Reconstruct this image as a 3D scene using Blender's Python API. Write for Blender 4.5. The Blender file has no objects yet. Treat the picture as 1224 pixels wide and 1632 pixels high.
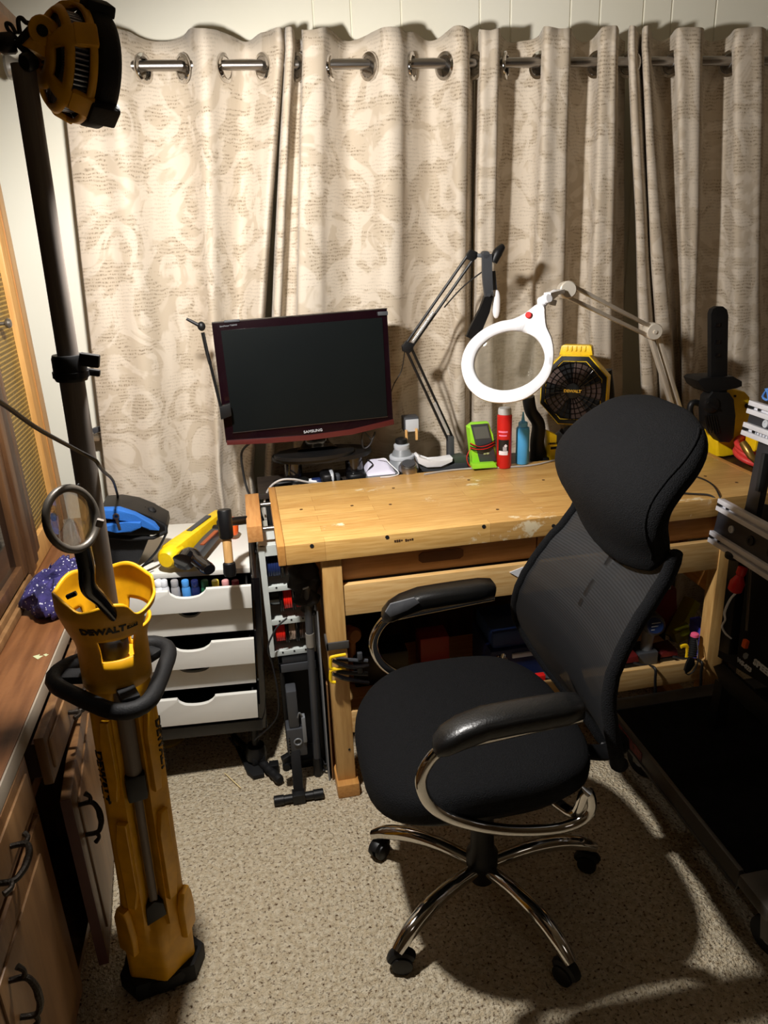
import bpy, bmesh, math, random
from mathutils import Vector as V, Matrix, noise
random.seed(7)
C = bpy.context.scene.collection
PI = math.pi
sc = bpy.context.scene

# ------------------------------------------------------------------ camera and pixel -> world helpers
F_PX, CX, CY, EYE = 1206.0, 612.0, 816.0, 1.62
dn = V((138, 3184, F_PX)).normalized()
ex = V((7388, -777, F_PX)); ex = (ex - dn * ex.dot(dn)).normalized()
ey = ex.cross(dn)
if ey.z < 0: ey = -ey
R = Matrix((ex, ey, -dn))                      # rows: world axes seen in camera axes (right, down, forward)
def ray(px, py): return R @ V((px - CX, py - CY, F_PX))
EYEP = V((0, 0, EYE))
def atz(px, py, z):
    r = ray(px, py); return EYEP + r * ((z - EYE) / r.z)
def aty(px, py, y):
    r = ray(px, py); return EYEP + r * (y / r.y)
def atx(px, py, x):
    r = ray(px, py); return EYEP + r * (x / r.x)
def onpl(px, py, c, n):
    r = ray(px, py); return EYEP + r * ((V(c) - EYEP).dot(n) / r.dot(n))
cam = bpy.data.cameras.new('camera'); co = bpy.data.objects.new('camera', cam); C.objects.link(co)
r_, d_, f_ = (R @ V(a) for a in ((1, 0, 0), (0, 1, 0), (0, 0, 1)))
m4 = Matrix((( r_.x, -d_.x, -f_.x, 0), (r_.y, -d_.y, -f_.y, 0), (r_.z, -d_.z, -f_.z, EYE), (0, 0, 0, 1)))
co.matrix_world = m4
cam.sensor_fit = 'VERTICAL'; cam.sensor_height = 24; cam.sensor_width = 18; cam.lens = F_PX / 1632 * 24
cam.clip_start = .02
sc.camera = co
sc.view_settings.view_transform = 'Standard'; sc.view_settings.look = 'None'
sc.view_settings.gamma = 1; sc.view_settings.use_curve_mapping = False
sc.view_settings.exposure = 0.0

# ------------------------------------------------------------------ materials
def lin(c):
    return tuple(((x / 255) / 12.92 if x / 255 <= .04045 else ((x / 255 + .055) / 1.055) ** 2.4) for x in c) + (1,)
MATS = {}
def mat(name, col, rough=.5, metal=0, col2=None, nscale=8, stretch=(1, 1, 1), bump=0, bscale=80, coat=0, spec=.5, lo=.35, hi=.65):
    if name in MATS: return MATS[name]
    m = bpy.data.materials.new(name); m.use_nodes = True; MATS[name] = m
    nt = m.node_tree; b = nt.nodes['Principled BSDF']
    b.inputs['Base Color'].default_value = lin(col); b.inputs['Roughness'].default_value = rough
    b.inputs['Metallic'].default_value = metal; b.inputs['Coat Weight'].default_value = coat
    b.inputs['Specular IOR Level'].default_value = spec
    tc = nt.nodes.new('ShaderNodeTexCoord'); mp = nt.nodes.new('ShaderNodeMapping'); mp.inputs['Scale'].default_value = stretch
    nt.links.new(tc.outputs['Object'], mp.inputs['Vector'])
    nz = nt.nodes.new('ShaderNodeTexNoise'); nz.inputs['Scale'].default_value = nscale; nz.inputs['Detail'].default_value = 5
    nt.links.new(mp.outputs['Vector'], nz.inputs['Vector'])
    rp = nt.nodes.new('ShaderNodeValToRGB'); rp.color_ramp.elements[0].position = lo; rp.color_ramp.elements[1].position = hi
    if col2 is None: col2 = tuple(min(255, c * 1.08 + 2) for c in col)
    rp.color_ramp.elements[0].color = lin(col); rp.color_ramp.elements[1].color = lin(col2)
    nt.links.new(nz.outputs['Fac'], rp.inputs['Fac']); nt.links.new(rp.outputs['Color'], b.inputs['Base Color'])
    if bump:
        n2 = nt.nodes.new('ShaderNodeTexNoise'); n2.inputs['Scale'].default_value = bscale; n2.inputs['Detail'].default_value = 3
        nt.links.new(tc.outputs['Object'], n2.inputs['Vector'])
        bp = nt.nodes.new('ShaderNodeBump'); bp.inputs['Strength'].default_value = bump; bp.inputs['Distance'].default_value = .004
        nt.links.new(n2.outputs['Fac'], bp.inputs['Height']); nt.links.new(bp.outputs['Normal'], b.inputs['Normal'])
    return m
def bsdf(m): return m.node_tree.nodes['Principled BSDF']

YEL = mat('yellow_plastic', (206, 150, 8), .45, nscale=30)
YEL2 = mat('bright_yellow_plastic', (240, 196, 20), .4, nscale=30)
BLK = mat('black_plastic', (15, 15, 16), .45, nscale=40, spec=.35)
BLKG = mat('black_gloss', (12, 11, 13), .12, coat=.4)
BLKR = mat('black_rubber', (17, 17, 18), .65, spec=.3, bump=.2, bscale=300)
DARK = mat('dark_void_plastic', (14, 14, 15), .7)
GREY = mat('grey_plastic', (120, 124, 128), .45)
LGREY = mat('light_grey_plastic', (176, 180, 186), .45)
DGREY = mat('charcoal_plastic', (58, 60, 64), .5)
WHT = mat('white_plastic', (232, 232, 236), .35)
WHTL = mat('white_laminate', (226, 224, 216), .42, col2=(230, 229, 222), nscale=3)
CHR = mat('chrome', (200, 198, 195), .08, 1)
STEEL = mat('brushed_steel', (150, 146, 142), .3, 1, stretch=(1, 30, 30), nscale=20)
ALU = mat('aluminium_extrusion', (206, 206, 212), .4, .15)
MAST = mat('grey_mast_metal', (108, 100, 93), .6, .1, stretch=(30, 30, 1))
CREAMM = mat('cream_lamp_metal', (206, 198, 184), .4, .35)
RED = mat('red_plastic', (196, 26, 24), .4)
ORG = mat('orange_plastic', (240, 96, 24), .4)
BLUE = mat('blue_fabric', (30, 96, 176), .8, bump=.2, bscale=200)
LBLUE = mat('light_blue_plastic', (74, 160, 214), .4)
NAVY = mat('navy_plastic', (22, 38, 84), .5)
BLUEB = mat('blue_box_card', (74, 76, 190), .5)
GRN = mat('lime_green_plastic', (150, 220, 50), .45)
PURP = mat('purple_cotton', (34, 30, 74), .9, col2=(62, 54, 118), nscale=30, bump=.4, bscale=200)
def dots(m):
    nt = m.node_tree; b = nt.nodes['Principled BSDF']; tc = nt.nodes.new('ShaderNodeTexCoord'); v = nt.nodes.new('ShaderNodeTexVoronoi'); v.inputs['Scale'].default_value = 95
    nt.links.new(tc.outputs['Object'], v.inputs['Vector']); r = nt.nodes.new('ShaderNodeValToRGB'); r.color_ramp.elements[0].position = .16; r.color_ramp.elements[1].position = .24; r.color_ramp.elements[0].color = (1, 1, 1, 1); r.color_ramp.elements[1].color = (0, 0, 0, 1)
    nt.links.new(v.outputs['Distance'], r.inputs['Fac']); x = nt.nodes.new('ShaderNodeMixRGB'); x.inputs[2].default_value = lin((196, 194, 210)); src = b.inputs['Base Color'].links[0].from_socket
    nt.links.new(r.outputs['Color'], x.inputs['Fac']); nt.links.new(src, x.inputs[1]); nt.links.new(x.outputs['Color'], b.inputs['Base Color'])
dots(PURP)
BRASS = mat('brass', (150, 120, 62), .35, .8)
IRON = mat('antique_iron', (46, 40, 34), .5, .7, bump=.5, bscale=250)
PAINTG = mat('pale_grey_paint', (186, 192, 188), .5)
FABB = mat('black_seat_fabric', (3, 3, 4), .85, spec=.2, col2=(17, 18, 21), nscale=420, bump=.8, bscale=420, lo=.36, hi=.66)
LEA = mat('black_leather', (13, 13, 13), .34, bump=.15, bscale=250)
CORDM = mat('cable_black', (20, 19, 20), .5)
CORDG = mat('cable_grey', (168, 164, 160), .5)
PINE = mat('pale_pine', (222, 186, 128), .42, col2=(204, 160, 98), nscale=5, stretch=(2, 22, 22))
PINEZ = mat('pale_pine_upright', (214, 172, 108), .42, col2=(196, 150, 88), nscale=5, stretch=(22, 22, 2))
PINEE = mat('pine_end_strip', (205, 150, 82), .42, col2=(186, 130, 66), nscale=5, stretch=(22, 2, 22))
PINED = mat('pine_drawer_front', (190, 140, 88), .4, col2=(170, 122, 72), nscale=5, stretch=(2, 22, 22))
VISEW = mat('vise_jaw_wood', (205, 150, 90), .45, col2=(188, 130, 74), nscale=5, stretch=(22, 2, 22))
HANDW = mat('light_handle_wood', (224, 178, 116), .45, col2=(208, 160, 98), nscale=6, stretch=(22, 22, 2))
OAK = mat('oak_counter', (128, 84, 50), .38, col2=(100, 62, 35), nscale=4, stretch=(14, 1.4, 14), bump=.1)
OAKF = mat('oak_front', (122, 88, 54), .4, col2=(98, 66, 38), nscale=4, stretch=(14, 14, 1.6), bump=.1)
OAKS = mat('shaded_oak_frame', (98, 68, 42), .4, col2=(76, 50, 30), nscale=4, stretch=(14, 14, 1.4))  # darker copy of the hutch oak, shade put into the colour
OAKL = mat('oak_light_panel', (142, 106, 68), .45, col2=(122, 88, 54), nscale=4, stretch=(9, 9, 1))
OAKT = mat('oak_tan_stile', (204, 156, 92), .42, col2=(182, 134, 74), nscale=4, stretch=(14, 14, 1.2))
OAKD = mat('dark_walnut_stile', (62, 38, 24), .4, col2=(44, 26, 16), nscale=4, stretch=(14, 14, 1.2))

def bench_wood():
    m = mat('bench_laminate', (226, 188, 124), .36, col2=(206, 164, 98), nscale=6, stretch=(2, 26, 26)); nt = m.node_tree; b = bsdf(m)
    tc = nt.nodes.new('ShaderNodeTexCoord'); br = nt.nodes.new('ShaderNodeTexBrick')
    br.inputs['Scale'].default_value = 1; br.inputs['Brick Width'].default_value = .46; br.inputs['Row Height'].default_value = .042
    br.inputs['Mortar Size'].default_value = 0.0006; br.inputs['Color1'].default_value = lin((255, 246, 226)); br.inputs['Color2'].default_value = lin((226, 206, 176))
    br.inputs['Mortar'].default_value = lin((190, 160, 120)); br.offset = .37
    nt.links.new(tc.outputs['Object'], br.inputs['Vector'])
    mx = nt.nodes.new('ShaderNodeMixRGB'); mx.blend_type = 'MULTIPLY'; mx.inputs['Fac'].default_value = .75
    src = b.inputs['Base Color'].links[0].from_socket
    nt.links.new(src, mx.inputs[1]); nt.links.new(br.outputs['Color'], mx.inputs[2])
    n = nt.nodes.new('ShaderNodeTexNoise'); n.inputs['Scale'].default_value = 5; n.inputs['Detail'].default_value = 6; n.inputs['Roughness'].default_value = .7
    mp = nt.nodes.new('ShaderNodeMapping'); mp.inputs['Scale'].default_value = (1, 2.2, 1); nt.links.new(tc.outputs['Object'], mp.inputs['Vector']); nt.links.new(mp.outputs['Vector'], n.inputs['Vector'])
    rp = nt.nodes.new('ShaderNodeValToRGB'); rp.color_ramp.elements[0].position = .64; rp.color_ramp.elements[1].position = .68
    nt.links.new(n.outputs['Fac'], rp.inputs['Fac'])
    m2 = nt.nodes.new('ShaderNodeMixRGB'); m2.inputs[2].default_value = lin((236, 218, 180)); nt.links.new(rp.outputs['Color'], m2.inputs['Fac'])
    nt.links.new(mx.outputs['Color'], m2.inputs[1]); nt.links.new(m2.outputs['Color'], b.inputs['Base Color'])
    return m
BENCH = bench_wood()

def carpet_mat():
    m = mat('beige_speckled_carpet', (216, 198, 166), .95, col2=(238, 224, 196), nscale=70, spec=.1, lo=.4, hi=.62); nt = m.node_tree; b = bsdf(m)
    tc = nt.nodes.new('ShaderNodeTexCoord')
    vo = nt.nodes.new('ShaderNodeTexNoise'); vo.inputs['Scale'].default_value = 115; vo.inputs['Detail'].default_value = 3; vo.inputs['Roughness'].default_value = .6
    nt.links.new(tc.outputs['Object'], vo.inputs['Vector'])
    rp = nt.nodes.new('ShaderNodeValToRGB'); rp.color_ramp.elements[0].position = .31; rp.color_ramp.elements[1].position = .46
    rp.color_ramp.elements[0].color = (1, 1, 1, 1); rp.color_ramp.elements[1].color = (0, 0, 0, 1)
    nt.links.new(vo.outputs['Fac'], rp.inputs['Fac'])
    mx = nt.nodes.new('ShaderNodeMixRGB'); mx.inputs[2].default_value = lin((96, 70, 46))
    src = b.inputs['Base Color'].links[0].from_socket
    nt.links.new(rp.outputs['Color'], mx.inputs['Fac']); nt.links.new(src, mx.inputs[1]); nt.links.new(mx.outputs['Color'], b.inputs['Base Color'])
    n2 = nt.nodes.new('ShaderNodeTexNoise'); n2.inputs['Scale'].default_value = 130; n2.inputs['Detail'].default_value = 4
    nt.links.new(tc.outputs['Object'], n2.inputs['Vector'])
    bp = nt.nodes.new('ShaderNodeBump'); bp.inputs['Strength'].default_value = 1.0; bp.inputs['Distance'].default_value = .02
    nt.links.new(n2.outputs['Fac'], bp.inputs['Height']); nt.links.new(bp.outputs['Normal'], b.inputs['Normal'])
    return m
CARPET = carpet_mat()

def curtain_mat():
    m = bpy.data.materials.new('script_damask_linen'); m.use_nodes = True; nt = m.node_tree; b = bsdf(m); L = nt.links.new; N = nt.nodes.new
    b.inputs['Roughness'].default_value = .85; b.inputs['Specular IOR Level'].default_value = .15
    b.inputs['Sheen Weight'].default_value = .15
    uv = N('ShaderNodeUVMap')
    def noise(s, d=3, mpv=None, dist=0, rough=.5):
        n = N('ShaderNodeTexNoise'); n.inputs['Scale'].default_value = s; n.inputs['Detail'].default_value = d; n.inputs['Distortion'].default_value = dist; n.inputs['Roughness'].default_value = rough
        if mpv:
            mp = N('ShaderNodeMapping'); mp.inputs['Scale'].default_value = mpv; L(uv.outputs['UV'], mp.inputs['Vector']); L(mp.outputs['Vector'], n.inputs['Vector'])
        else: L(uv.outputs['UV'], n.inputs['Vector'])
        return n.outputs['Fac']
    def ramp(s, a, c):
        r = N('ShaderNodeValToRGB'); r.color_ramp.elements[0].position = a; r.color_ramp.elements[1].position = c; L(s, r.inputs['Fac']); return r.outputs['Color']
    def math_(op, a, c):
        q = N('ShaderNodeMath'); q.operation = op
        for i, s in enumerate((a, c)):
            if isinstance(s, (int, float)): q.inputs[i].default_value = s
            else: L(s, q.inputs[i])
        return q.outputs[0]
    dam = ramp(noise(7, 2, dist=2.2), .46, .54)                       # scrolling leaf areas
    patch = ramp(noise(8, 3, (1, 1.4, 1), 1.2), .42, .5)                  # where writing is printed
    sep = N('ShaderNodeSeparateXYZ'); L(uv.outputs['UV'], sep.inputs[0])
    wob = math_('ADD', math_('MULTIPLY', sep.outputs['Y'], 560.0), math_('MULTIPLY', noise(30, 1), 9.0))
    line = math_('GREATER_THAN', math_('SINE', wob, 0), .25)
    words = math_('GREATER_THAN', noise(1, 3, (330, 40, 1), rough=.8), .5)
    ink = math_('MULTIPLY', math_('MULTIPLY', line, words), patch)
    ink = math_('MULTIPLY', ink, math_('ADD', math_('MULTIPLY', dam, .4), .22))
    c1 = N('ShaderNodeMixRGB'); c1.inputs[1].default_value = lin((206, 194, 177)); c1.inputs[2].default_value = lin((191, 177, 157)); L(dam, c1.inputs['Fac'])
    c2 = N('ShaderNodeMixRGB'); c2.inputs[2].default_value = lin((104, 88, 68)); L(ink, c2.inputs['Fac']); L(c1.outputs['Color'], c2.inputs[1])
    L(c2.outputs['Color'], b.inputs['Base Color'])
    bp = N('ShaderNodeBump'); bp.inputs['Strength'].default_value = .35; bp.inputs['Distance'].default_value = .006
    L(math_('ADD', noise(9, 3, (2.5, .7, 1)), math_('MULTIPLY', noise(300, 1), .08)), bp.inputs['Height']); L(bp.outputs['Normal'], b.inputs['Normal'])
    return m
CURT = curtain_mat()

def glass_mat(name, tint=(225, 235, 232), rough=.02):
    m = bpy.data.materials.new(name); m.use_nodes = True; nt = m.node_tree; b = bsdf(m)
    n = nt.nodes.new('ShaderNodeTexNoise'); n.inputs['Scale'].default_value = 12
    rp = nt.nodes.new('ShaderNodeValToRGB'); rp.color_ramp.elements[0].color = lin(tint); rp.color_ramp.elements[1].color = lin(tuple(min(255, c + 8) for c in tint))
    nt.links.new(n.outputs['Fac'], rp.inputs['Fac']); nt.links.new(rp.outputs['Color'], b.inputs['Base Color'])
    b.inputs['Transmission Weight'].default_value = 1; b.inputs['Roughness'].default_value = rough; b.inputs['IOR'].default_value = 1.5
    return m
GLASS = glass_mat('lens_glass')
def clear(m, f):
    nt = m.node_tree; o = nt.nodes['Material Output']; t = nt.nodes.new('ShaderNodeBsdfTransparent'); x = nt.nodes.new('ShaderNodeMixShader'); x.inputs[0].default_value = f
    nt.links.new(bsdf(m).outputs[0], x.inputs[1]); nt.links.new(t.outputs[0], x.inputs[2]); nt.links.new(x.outputs[0], o.inputs['Surface'])
clear(GLASS, .55)
DGLASS = mat('dark_cabinet_glass', (10, 10, 12), .06, coat=.5)
SCREEN = mat('matte_lcd_screen', (9, 13, 14), .45, col2=(12, 16, 16), nscale=3, spec=.12)
BEZEL = mat('dark_burgundy_gloss', (18, 5, 10), .14, coat=.2)
MAROON = mat('maroon_gloss_edge', (70, 14, 13), .5)

def mesh_mat(name, a0, a1, scale):
    m = bpy.data.materials.new(name); m.use_nodes = True; nt = m.node_tree; b = bsdf(m); L = nt.links.new; N = nt.nodes.new
    tc = N('ShaderNodeTexCoord'); w = N('ShaderNodeTexWave'); w.bands_direction = 'Z'; w.inputs['Scale'].default_value = scale; w.inputs['Distortion'].default_value = 1.5; w.inputs['Detail Scale'].default_value = .5
    L(tc.outputs['Object'], w.inputs['Vector'])
    r = N('ShaderNodeMapRange'); r.inputs['To Min'].default_value = a0; r.inputs['To Max'].default_value = a1; L(w.outputs['Fac'], r.inputs['Value']); L(r.outputs[0], b.inputs['Alpha'])
    cr = N('ShaderNodeValToRGB'); cr.color_ramp.elements[0].color = lin((4, 5, 6)); cr.color_ramp.elements[1].color = lin((27, 29, 33)); L(w.outputs['Fac'], cr.inputs['Fac']); L(cr.outputs['Color'], b.inputs['Base Color'])
    b.inputs['Roughness'].default_value = .6
    return m
MESHB = mesh_mat('black_mesh_fabric', .92, 1.0, 55)

def lattice_mat():
    m = bpy.data.materials.new('gold_lattice_grille'); m.use_nodes = True; nt = m.node_tree; b = bsdf(m); L = nt.links.new; N = nt.nodes.new
    tc = N('ShaderNodeTexCoord'); mp = N('ShaderNodeMapping'); L(tc.outputs['Object'], mp.inputs['Vector'])
    mp.inputs['Rotation'].default_value = (0, PI / 2, 0)
    sep = N('ShaderNodeSeparateXYZ'); L(tc.outputs['Object'], sep.inputs[0])
    def sn(s, k):
        q = N('ShaderNodeMath'); q.operation = 'MULTIPLY'; q.inputs[1].default_value = k; L(s, q.inputs[0])
        p = N('ShaderNodeMath'); p.operation = 'SINE'; L(q.outputs[0], p.inputs[0]); return p.outputs[0]
    mx = N('ShaderNodeMath'); mx.operation = 'MAXIMUM'; L(sn(sep.outputs['Z'], 2 * PI / .0125), mx.inputs[0]); L(sn(sep.outputs['Y'], 2 * PI / .011), mx.inputs[1])
    rp = N('ShaderNodeValToRGB'); rp.color_ramp.elements[0].position = .35; rp.color_ramp.elements[1].position = .6
    rp.color_ramp.elements[0].color = lin((26, 20, 8)); rp.color_ramp.elements[1].color = lin((168, 138, 70)); L(mx.outputs[0], rp.inputs['Fac']); L(rp.outputs['Color'], b.inputs['Base Color'])
    b.inputs['Roughness'].default_value = .4
    return m
LATT = lattice_mat()
ROOMM = mat('bounce_damping_brown', (124, 106, 84), .8)  # unseen walls: invented dark finish that holds down bounced light
WALLM = mat('cream_wall_paint', (234, 230, 212), .6, col2=(238, 235, 220), nscale=2, bump=.05, bscale=40)
CEILM = mat('bounce_damping_ceiling', (176, 168, 150), .8)  # ceiling out of view, colour darkened to limit bounced light

# ------------------------------------------------------------------ geometry helpers
def sm(pts, n=6, closed=False):
    pts = [V(p) for p in pts]; out = []; k = len(pts); rng = range(k if closed else k - 1)
    for i in rng:
        g = (lambda j: pts[j % k]) if closed else (lambda j: pts[max(0, min(k - 1, j))])
        a, b, c, d = g(i - 1), g(i), g(i + 1), g(i + 2)
        for q in range(n):
            t = q / n
            out.append(.5 * ((2 * b) + (c - a) * t + (2 * a - 5 * b + 4 * c - d) * t * t + (3 * b - a - 3 * c + d) * t ** 3))
    if not closed: out.append(pts[-1])
    return out
def skin(bm, rings, cap=True, closed=False):
    vs = [[bm.verts.new(p) for p in r] for r in rings]; n = len(vs[0])
    for i in range(len(vs) if closed else len(vs) - 1):
        a, b = vs[i], vs[(i + 1) % len(vs)]
        for j in range(n): bm.faces.new((a[j], a[(j + 1) % n], b[(j + 1) % n], b[j]))
    if cap and not closed:
        bm.faces.new(vs[0][::-1]); bm.faces.new(vs[-1])
def frame_of(t, up=None):
    t = t.normalized(); a = up or (V((0, 0, 1)) if abs(t.z) < .9 else V((1, 0, 0)))
    x = (a - t * a.dot(t)).normalized(); return x, t.cross(x)
def tube(bm, pts, r, seg=10, closed=False, flat=1.0, up=None):
    pts = [V(p) for p in pts]; k = len(pts); rr = r if isinstance(r, (list, tuple)) else [r] * k
    if len(rr) != k:
        rr = [rr[min(len(rr) - 1, int(i * (len(rr) - 1) / (k - 1)))] + (rr[min(len(rr) - 1, int(i * (len(rr) - 1) / (k - 1)) + 1)] - rr[int(i * (len(rr) - 1) / (k - 1))]) * ((i * (len(rr) - 1) / (k - 1)) % 1) for i in range(k)]
    rings = []; x = None
    for i in range(k):
        a = pts[(i - 1) % k] if closed or i else pts[0]; b = pts[(i + 1) % k] if closed or i < k - 1 else pts[-1]
        t = (b - a).normalized()
        if x is None: x, y = frame_of(t, up)
        else:
            x = (x - t * x.dot(t)).normalized(); y = t.cross(x)
        rings.append([pts[i] + (x * math.cos(2 * PI * j / seg) * flat + y * math.sin(2 * PI * j / seg)) * rr[i] for j in range(seg)])
    skin(bm, rings, True, closed)
def lathe(bm, prof, o, ax=(0, 0, 1), seg=24, up=None):
    o = V(o); ax = V(ax).normalized(); x, y = frame_of(ax, up)
    skin(bm, [[o + ax * h + (x * math.cos(2 * PI * j / seg) + y * math.sin(2 * PI * j / seg)) * max(r, 1e-5) for j in range(seg)] for r, h in prof])
def torus(bm, o, ax, Rr, r, seg=28, s2=8):
    x, y = frame_of(V(ax)); tube(bm, [V(o) + (x * math.cos(2 * PI * j / seg) + y * math.sin(2 * PI * j / seg)) * Rr for j in range(seg)], r, s2, True)
def hexa(bm, p, bev=0):
    vs = [bm.verts.new(q) for q in p]
    fs = [bm.faces.new([vs[i] for i in f]) for f in ((3, 2, 1, 0), (4, 5, 6, 7), (0, 1, 5, 4), (1, 2, 6, 5), (2, 3, 7, 6), (3, 0, 4, 7))]
    if bev: bmesh.ops.bevel(bm, geom=list({e for f in fs for e in f.edges}), offset=bev, segments=2, affect='EDGES', profile=.6)
def box(bm, x0, x1, y0, y1, z0, z1, bev=0):
    hexa(bm, [(x0, y0, z0), (x1, y0, z0), (x1, y1, z0), (x0, y1, z0), (x0, y0, z1), (x1, y0, z1), (x1, y1, z1), (x0, y1, z1)], bev)
def rbox(bm, c, x, y, z, sx, sy, sz, bev=0):
    c, x, y, z = V(c), V(x).normalized() * sx / 2, V(y).normalized() * sy / 2, V(z).normalized() * sz / 2
    hexa(bm, [c - x - y - z, c + x - y - z, c + x + y - z, c - x + y - z, c - x - y + z, c + x - y + z, c + x + y + z, c - x + y + z], bev)
def bar(bm, a, b, w, h, up=(0, 0, 1), bev=0):
    a, b = V(a), V(b); t = (b - a); u = V(up); u = (u - t * u.dot(t) / t.length_squared).normalized()
    rbox(bm, (a + b) / 2, t, u.cross(t), u, t.length, w, h, bev)
def prism(bm, pts, vec, bev=0):
    vec = V(vec); a = [bm.verts.new(V(p) - vec / 2) for p in pts]; b = [bm.verts.new(V(p) + vec / 2) for p in pts]; n = len(a)
    fs = [bm.faces.new(a[::-1]), bm.faces.new(b)] + [bm.faces.new((a[i], a[(i + 1) % n], b[(i + 1) % n], b[i])) for i in range(n)]
    if bev:
        es = [e for f in fs[:2] for e in f.edges]; bmesh.ops.bevel(bm, geom=list(set(es)), offset=bev, segments=2, affect='EDGES', profile=.6)
def sgp(v, p): return math.copysign(abs(v) ** p, v)
def puff(bm, c, x, y, z, e1=.6, e2=.6, nu=28, nv=14, fn=None):
    c, x, y, z = V(c), V(x), V(y), V(z); rings = []
    for i in range(nv + 1):
        a = -PI / 2 + PI * (i + .02) / (nv + .04)
        rings.append([c + x * (sgp(math.cos(a), e1) * sgp(math.cos(2 * PI * j / nu), e2)) + y * (sgp(math.cos(a), e1) * sgp(math.sin(2 * PI * j / nu), e2)) + z * sgp(math.sin(a), e1) for j in range(nu)])
    if fn: rings = [[fn(p) for p in r] for r in rings]
    skin(bm, rings)
def grid(bm, fn, nu, nv):
    vs = [[bm.verts.new(fn(i / nu, j / nv)) for i in range(nu + 1)] for j in range(nv + 1)]
    for j in range(nv):
        for i in range(nu): bm.faces.new((vs[j][i], vs[j][i + 1], vs[j + 1][i + 1], vs[j + 1][i]))
def disc(c, x, y, a, b=None, n=32): 
    b = b or a; return [V(c) + V(x) * a * math.cos(2 * PI * i / n) + V(y) * b * math.sin(2 * PI * i / n) for i in range(n)]

W = {}
def thing(name, label, cat, loc=(0, 0, 0), rot=(0, 0, 0), group=None):
    o = bpy.data.objects.new(name, None); C.objects.link(o); o.empty_display_size = .05
    M = Matrix.Translation(V(loc)) @ (Matrix.Rotation(rot[2], 4, 'Z') @ Matrix.Rotation(rot[1], 4, 'Y') @ Matrix.Rotation(rot[0], 4, 'X'))
    o.location = loc; o.rotation_euler = rot; W[o] = M
    o['label'] = label; o['category'] = cat
    if group: o['group'] = group
    return o
def obj(name, bm, m, parent=None, local=False, smooth=40, solid=0, label=None):
    me = bpy.data.meshes.new(name)
    Mw = W.get(parent, Matrix.Identity(4))
    if parent is not None and not local: bm.transform(Mw.inverted())
    bmesh.ops.recalc_face_normals(bm, faces=bm.faces[:])
    bm.to_mesh(me); bm.free()
    for p in me.polygons: p.use_smooth = smooth > 0
    if smooth: me.set_sharp_from_angle(angle=math.radians(smooth))
    me.materials.append(m)
    o = bpy.data.objects.new(name, me); C.objects.link(o)
    if parent is not None: o.parent = parent; W[o] = Mw
    if solid:
        s = o.modifiers.new('thickness', 'SOLIDIFY'); s.thickness = solid; s.offset = 0
    if label: o['label'] = label
    return o
def single(name, bm, m, label, cat, group=None, base=None, **k):
    vs = [v.co for v in bm.verts]; b = base or V((sum(v.x for v in vs) / len(vs), sum(v.y for v in vs) / len(vs), min(v.z for v in vs)))
    bm.transform(Matrix.Translation(-V(b)))
    o = obj(name, bm, m, **k); o.location = b; W[o] = Matrix.Translation(V(b)); o['label'] = label; o['category'] = cat
    if group: o['group'] = group
    return o
def struct(name, bm, m, **k):
    o = obj(name, bm, m, **k); o['kind'] = 'structure'; return o
def nb(): return bmesh.new()
def text(name, s, h, c, xd, yd, m, parent, depth=.0012, local=False, bold=0.0, wide=1.0):
    cu = bpy.data.curves.new(name, 'FONT'); cu.body = s; cu.size = h * 1.38; cu.align_x = 'CENTER'; cu.align_y = 'CENTER'; cu.extrude = depth; cu.offset = bold; cu.resolution_u = 3
    t = bpy.data.objects.new(name, cu); C.objects.link(t)
    dg = bpy.context.evaluated_depsgraph_get(); me = bpy.data.meshes.new_from_object(t.evaluated_get(dg))
    bpy.data.objects.remove(t); bpy.data.curves.remove(cu)
    xd = V(xd).normalized(); yd = V(yd); yd = (yd - xd * yd.dot(xd)).normalized(); zd = xd.cross(yd); c = V(c)
    M = Matrix(((xd.x * wide, yd.x, zd.x, c.x), (xd.y * wide, yd.y, zd.y, c.y), (xd.z * wide, yd.z, zd.z, c.z), (0, 0, 0, 1)))
    bm = bmesh.new(); bm.from_mesh(me); bm.transform(M); bpy.data.meshes.remove(me)
    return obj(name, bm, m, parent, local=local, smooth=0)
X, Y, Z = V((1, 0, 0)), V((0, 1, 0)), V((0, 0, 1))
def text_round(name, s, h, r, ang, zc, m, parent, vertical=False, depth=.0012, bold=.0008, wide=1.1, slope=0):
    t = text(name, s, h, (0, 0, 0), X, Y, m, parent, depth, local=True, bold=bold, wide=wide)   # flat, then wrapped round the local z axis
    for v in t.data.vertices:
        x, y, d = v.co
        if vertical: x, y = y, -x
        q = ang + x / r; r2 = r + y * slope; v.co = ((r2 + d) * math.cos(q), (r2 + d) * math.sin(q), zc + y)
    return t
# ================================================================== SETTING
YW, YR = 2.78, 2.63                                     # back wall, curtain rod
bm = nb(); box(bm, -1.0, 2.9, -1.7, YW + .1, -.06, 0); struct('floor', bm, CARPET, smooth=0)
bm = nb(); box(bm, -1.0, 2.9, -1.7, YW + .1, 2.45, 2.5); struct('ceiling', bm, CEILM, smooth=0)
gx = [aty(p, 30, YW).x for p in (500, 560, 640, 765, 814, 909, 956, 1025, 1070, 1140)]
prof = [(-1.0, YW)]
for g in gx: prof += [(g - .004, YW), (g - .001, YW + .005), (g + .001, YW + .005), (g + .004, YW)]
prof += [(2.9, YW), (2.9, YW + .1), (-1.0, YW + .1)]
bm = nb(); prism(bm, [(x, y, 1.225) for x, y in prof], (0, 0, 2.45)); struct('wall_back', bm, WALLM, smooth=0)
bm = nb(); box(bm, -1.06, -.98, -1.7, YW, 0, 2.45); struct('wall_left', bm, WALLM, smooth=0)
bm = nb(); box(bm, 2.84, 2.9, -1.7, YW, 0, 2.45); struct('wall_right', bm, ROOMM, smooth=0)
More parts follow.
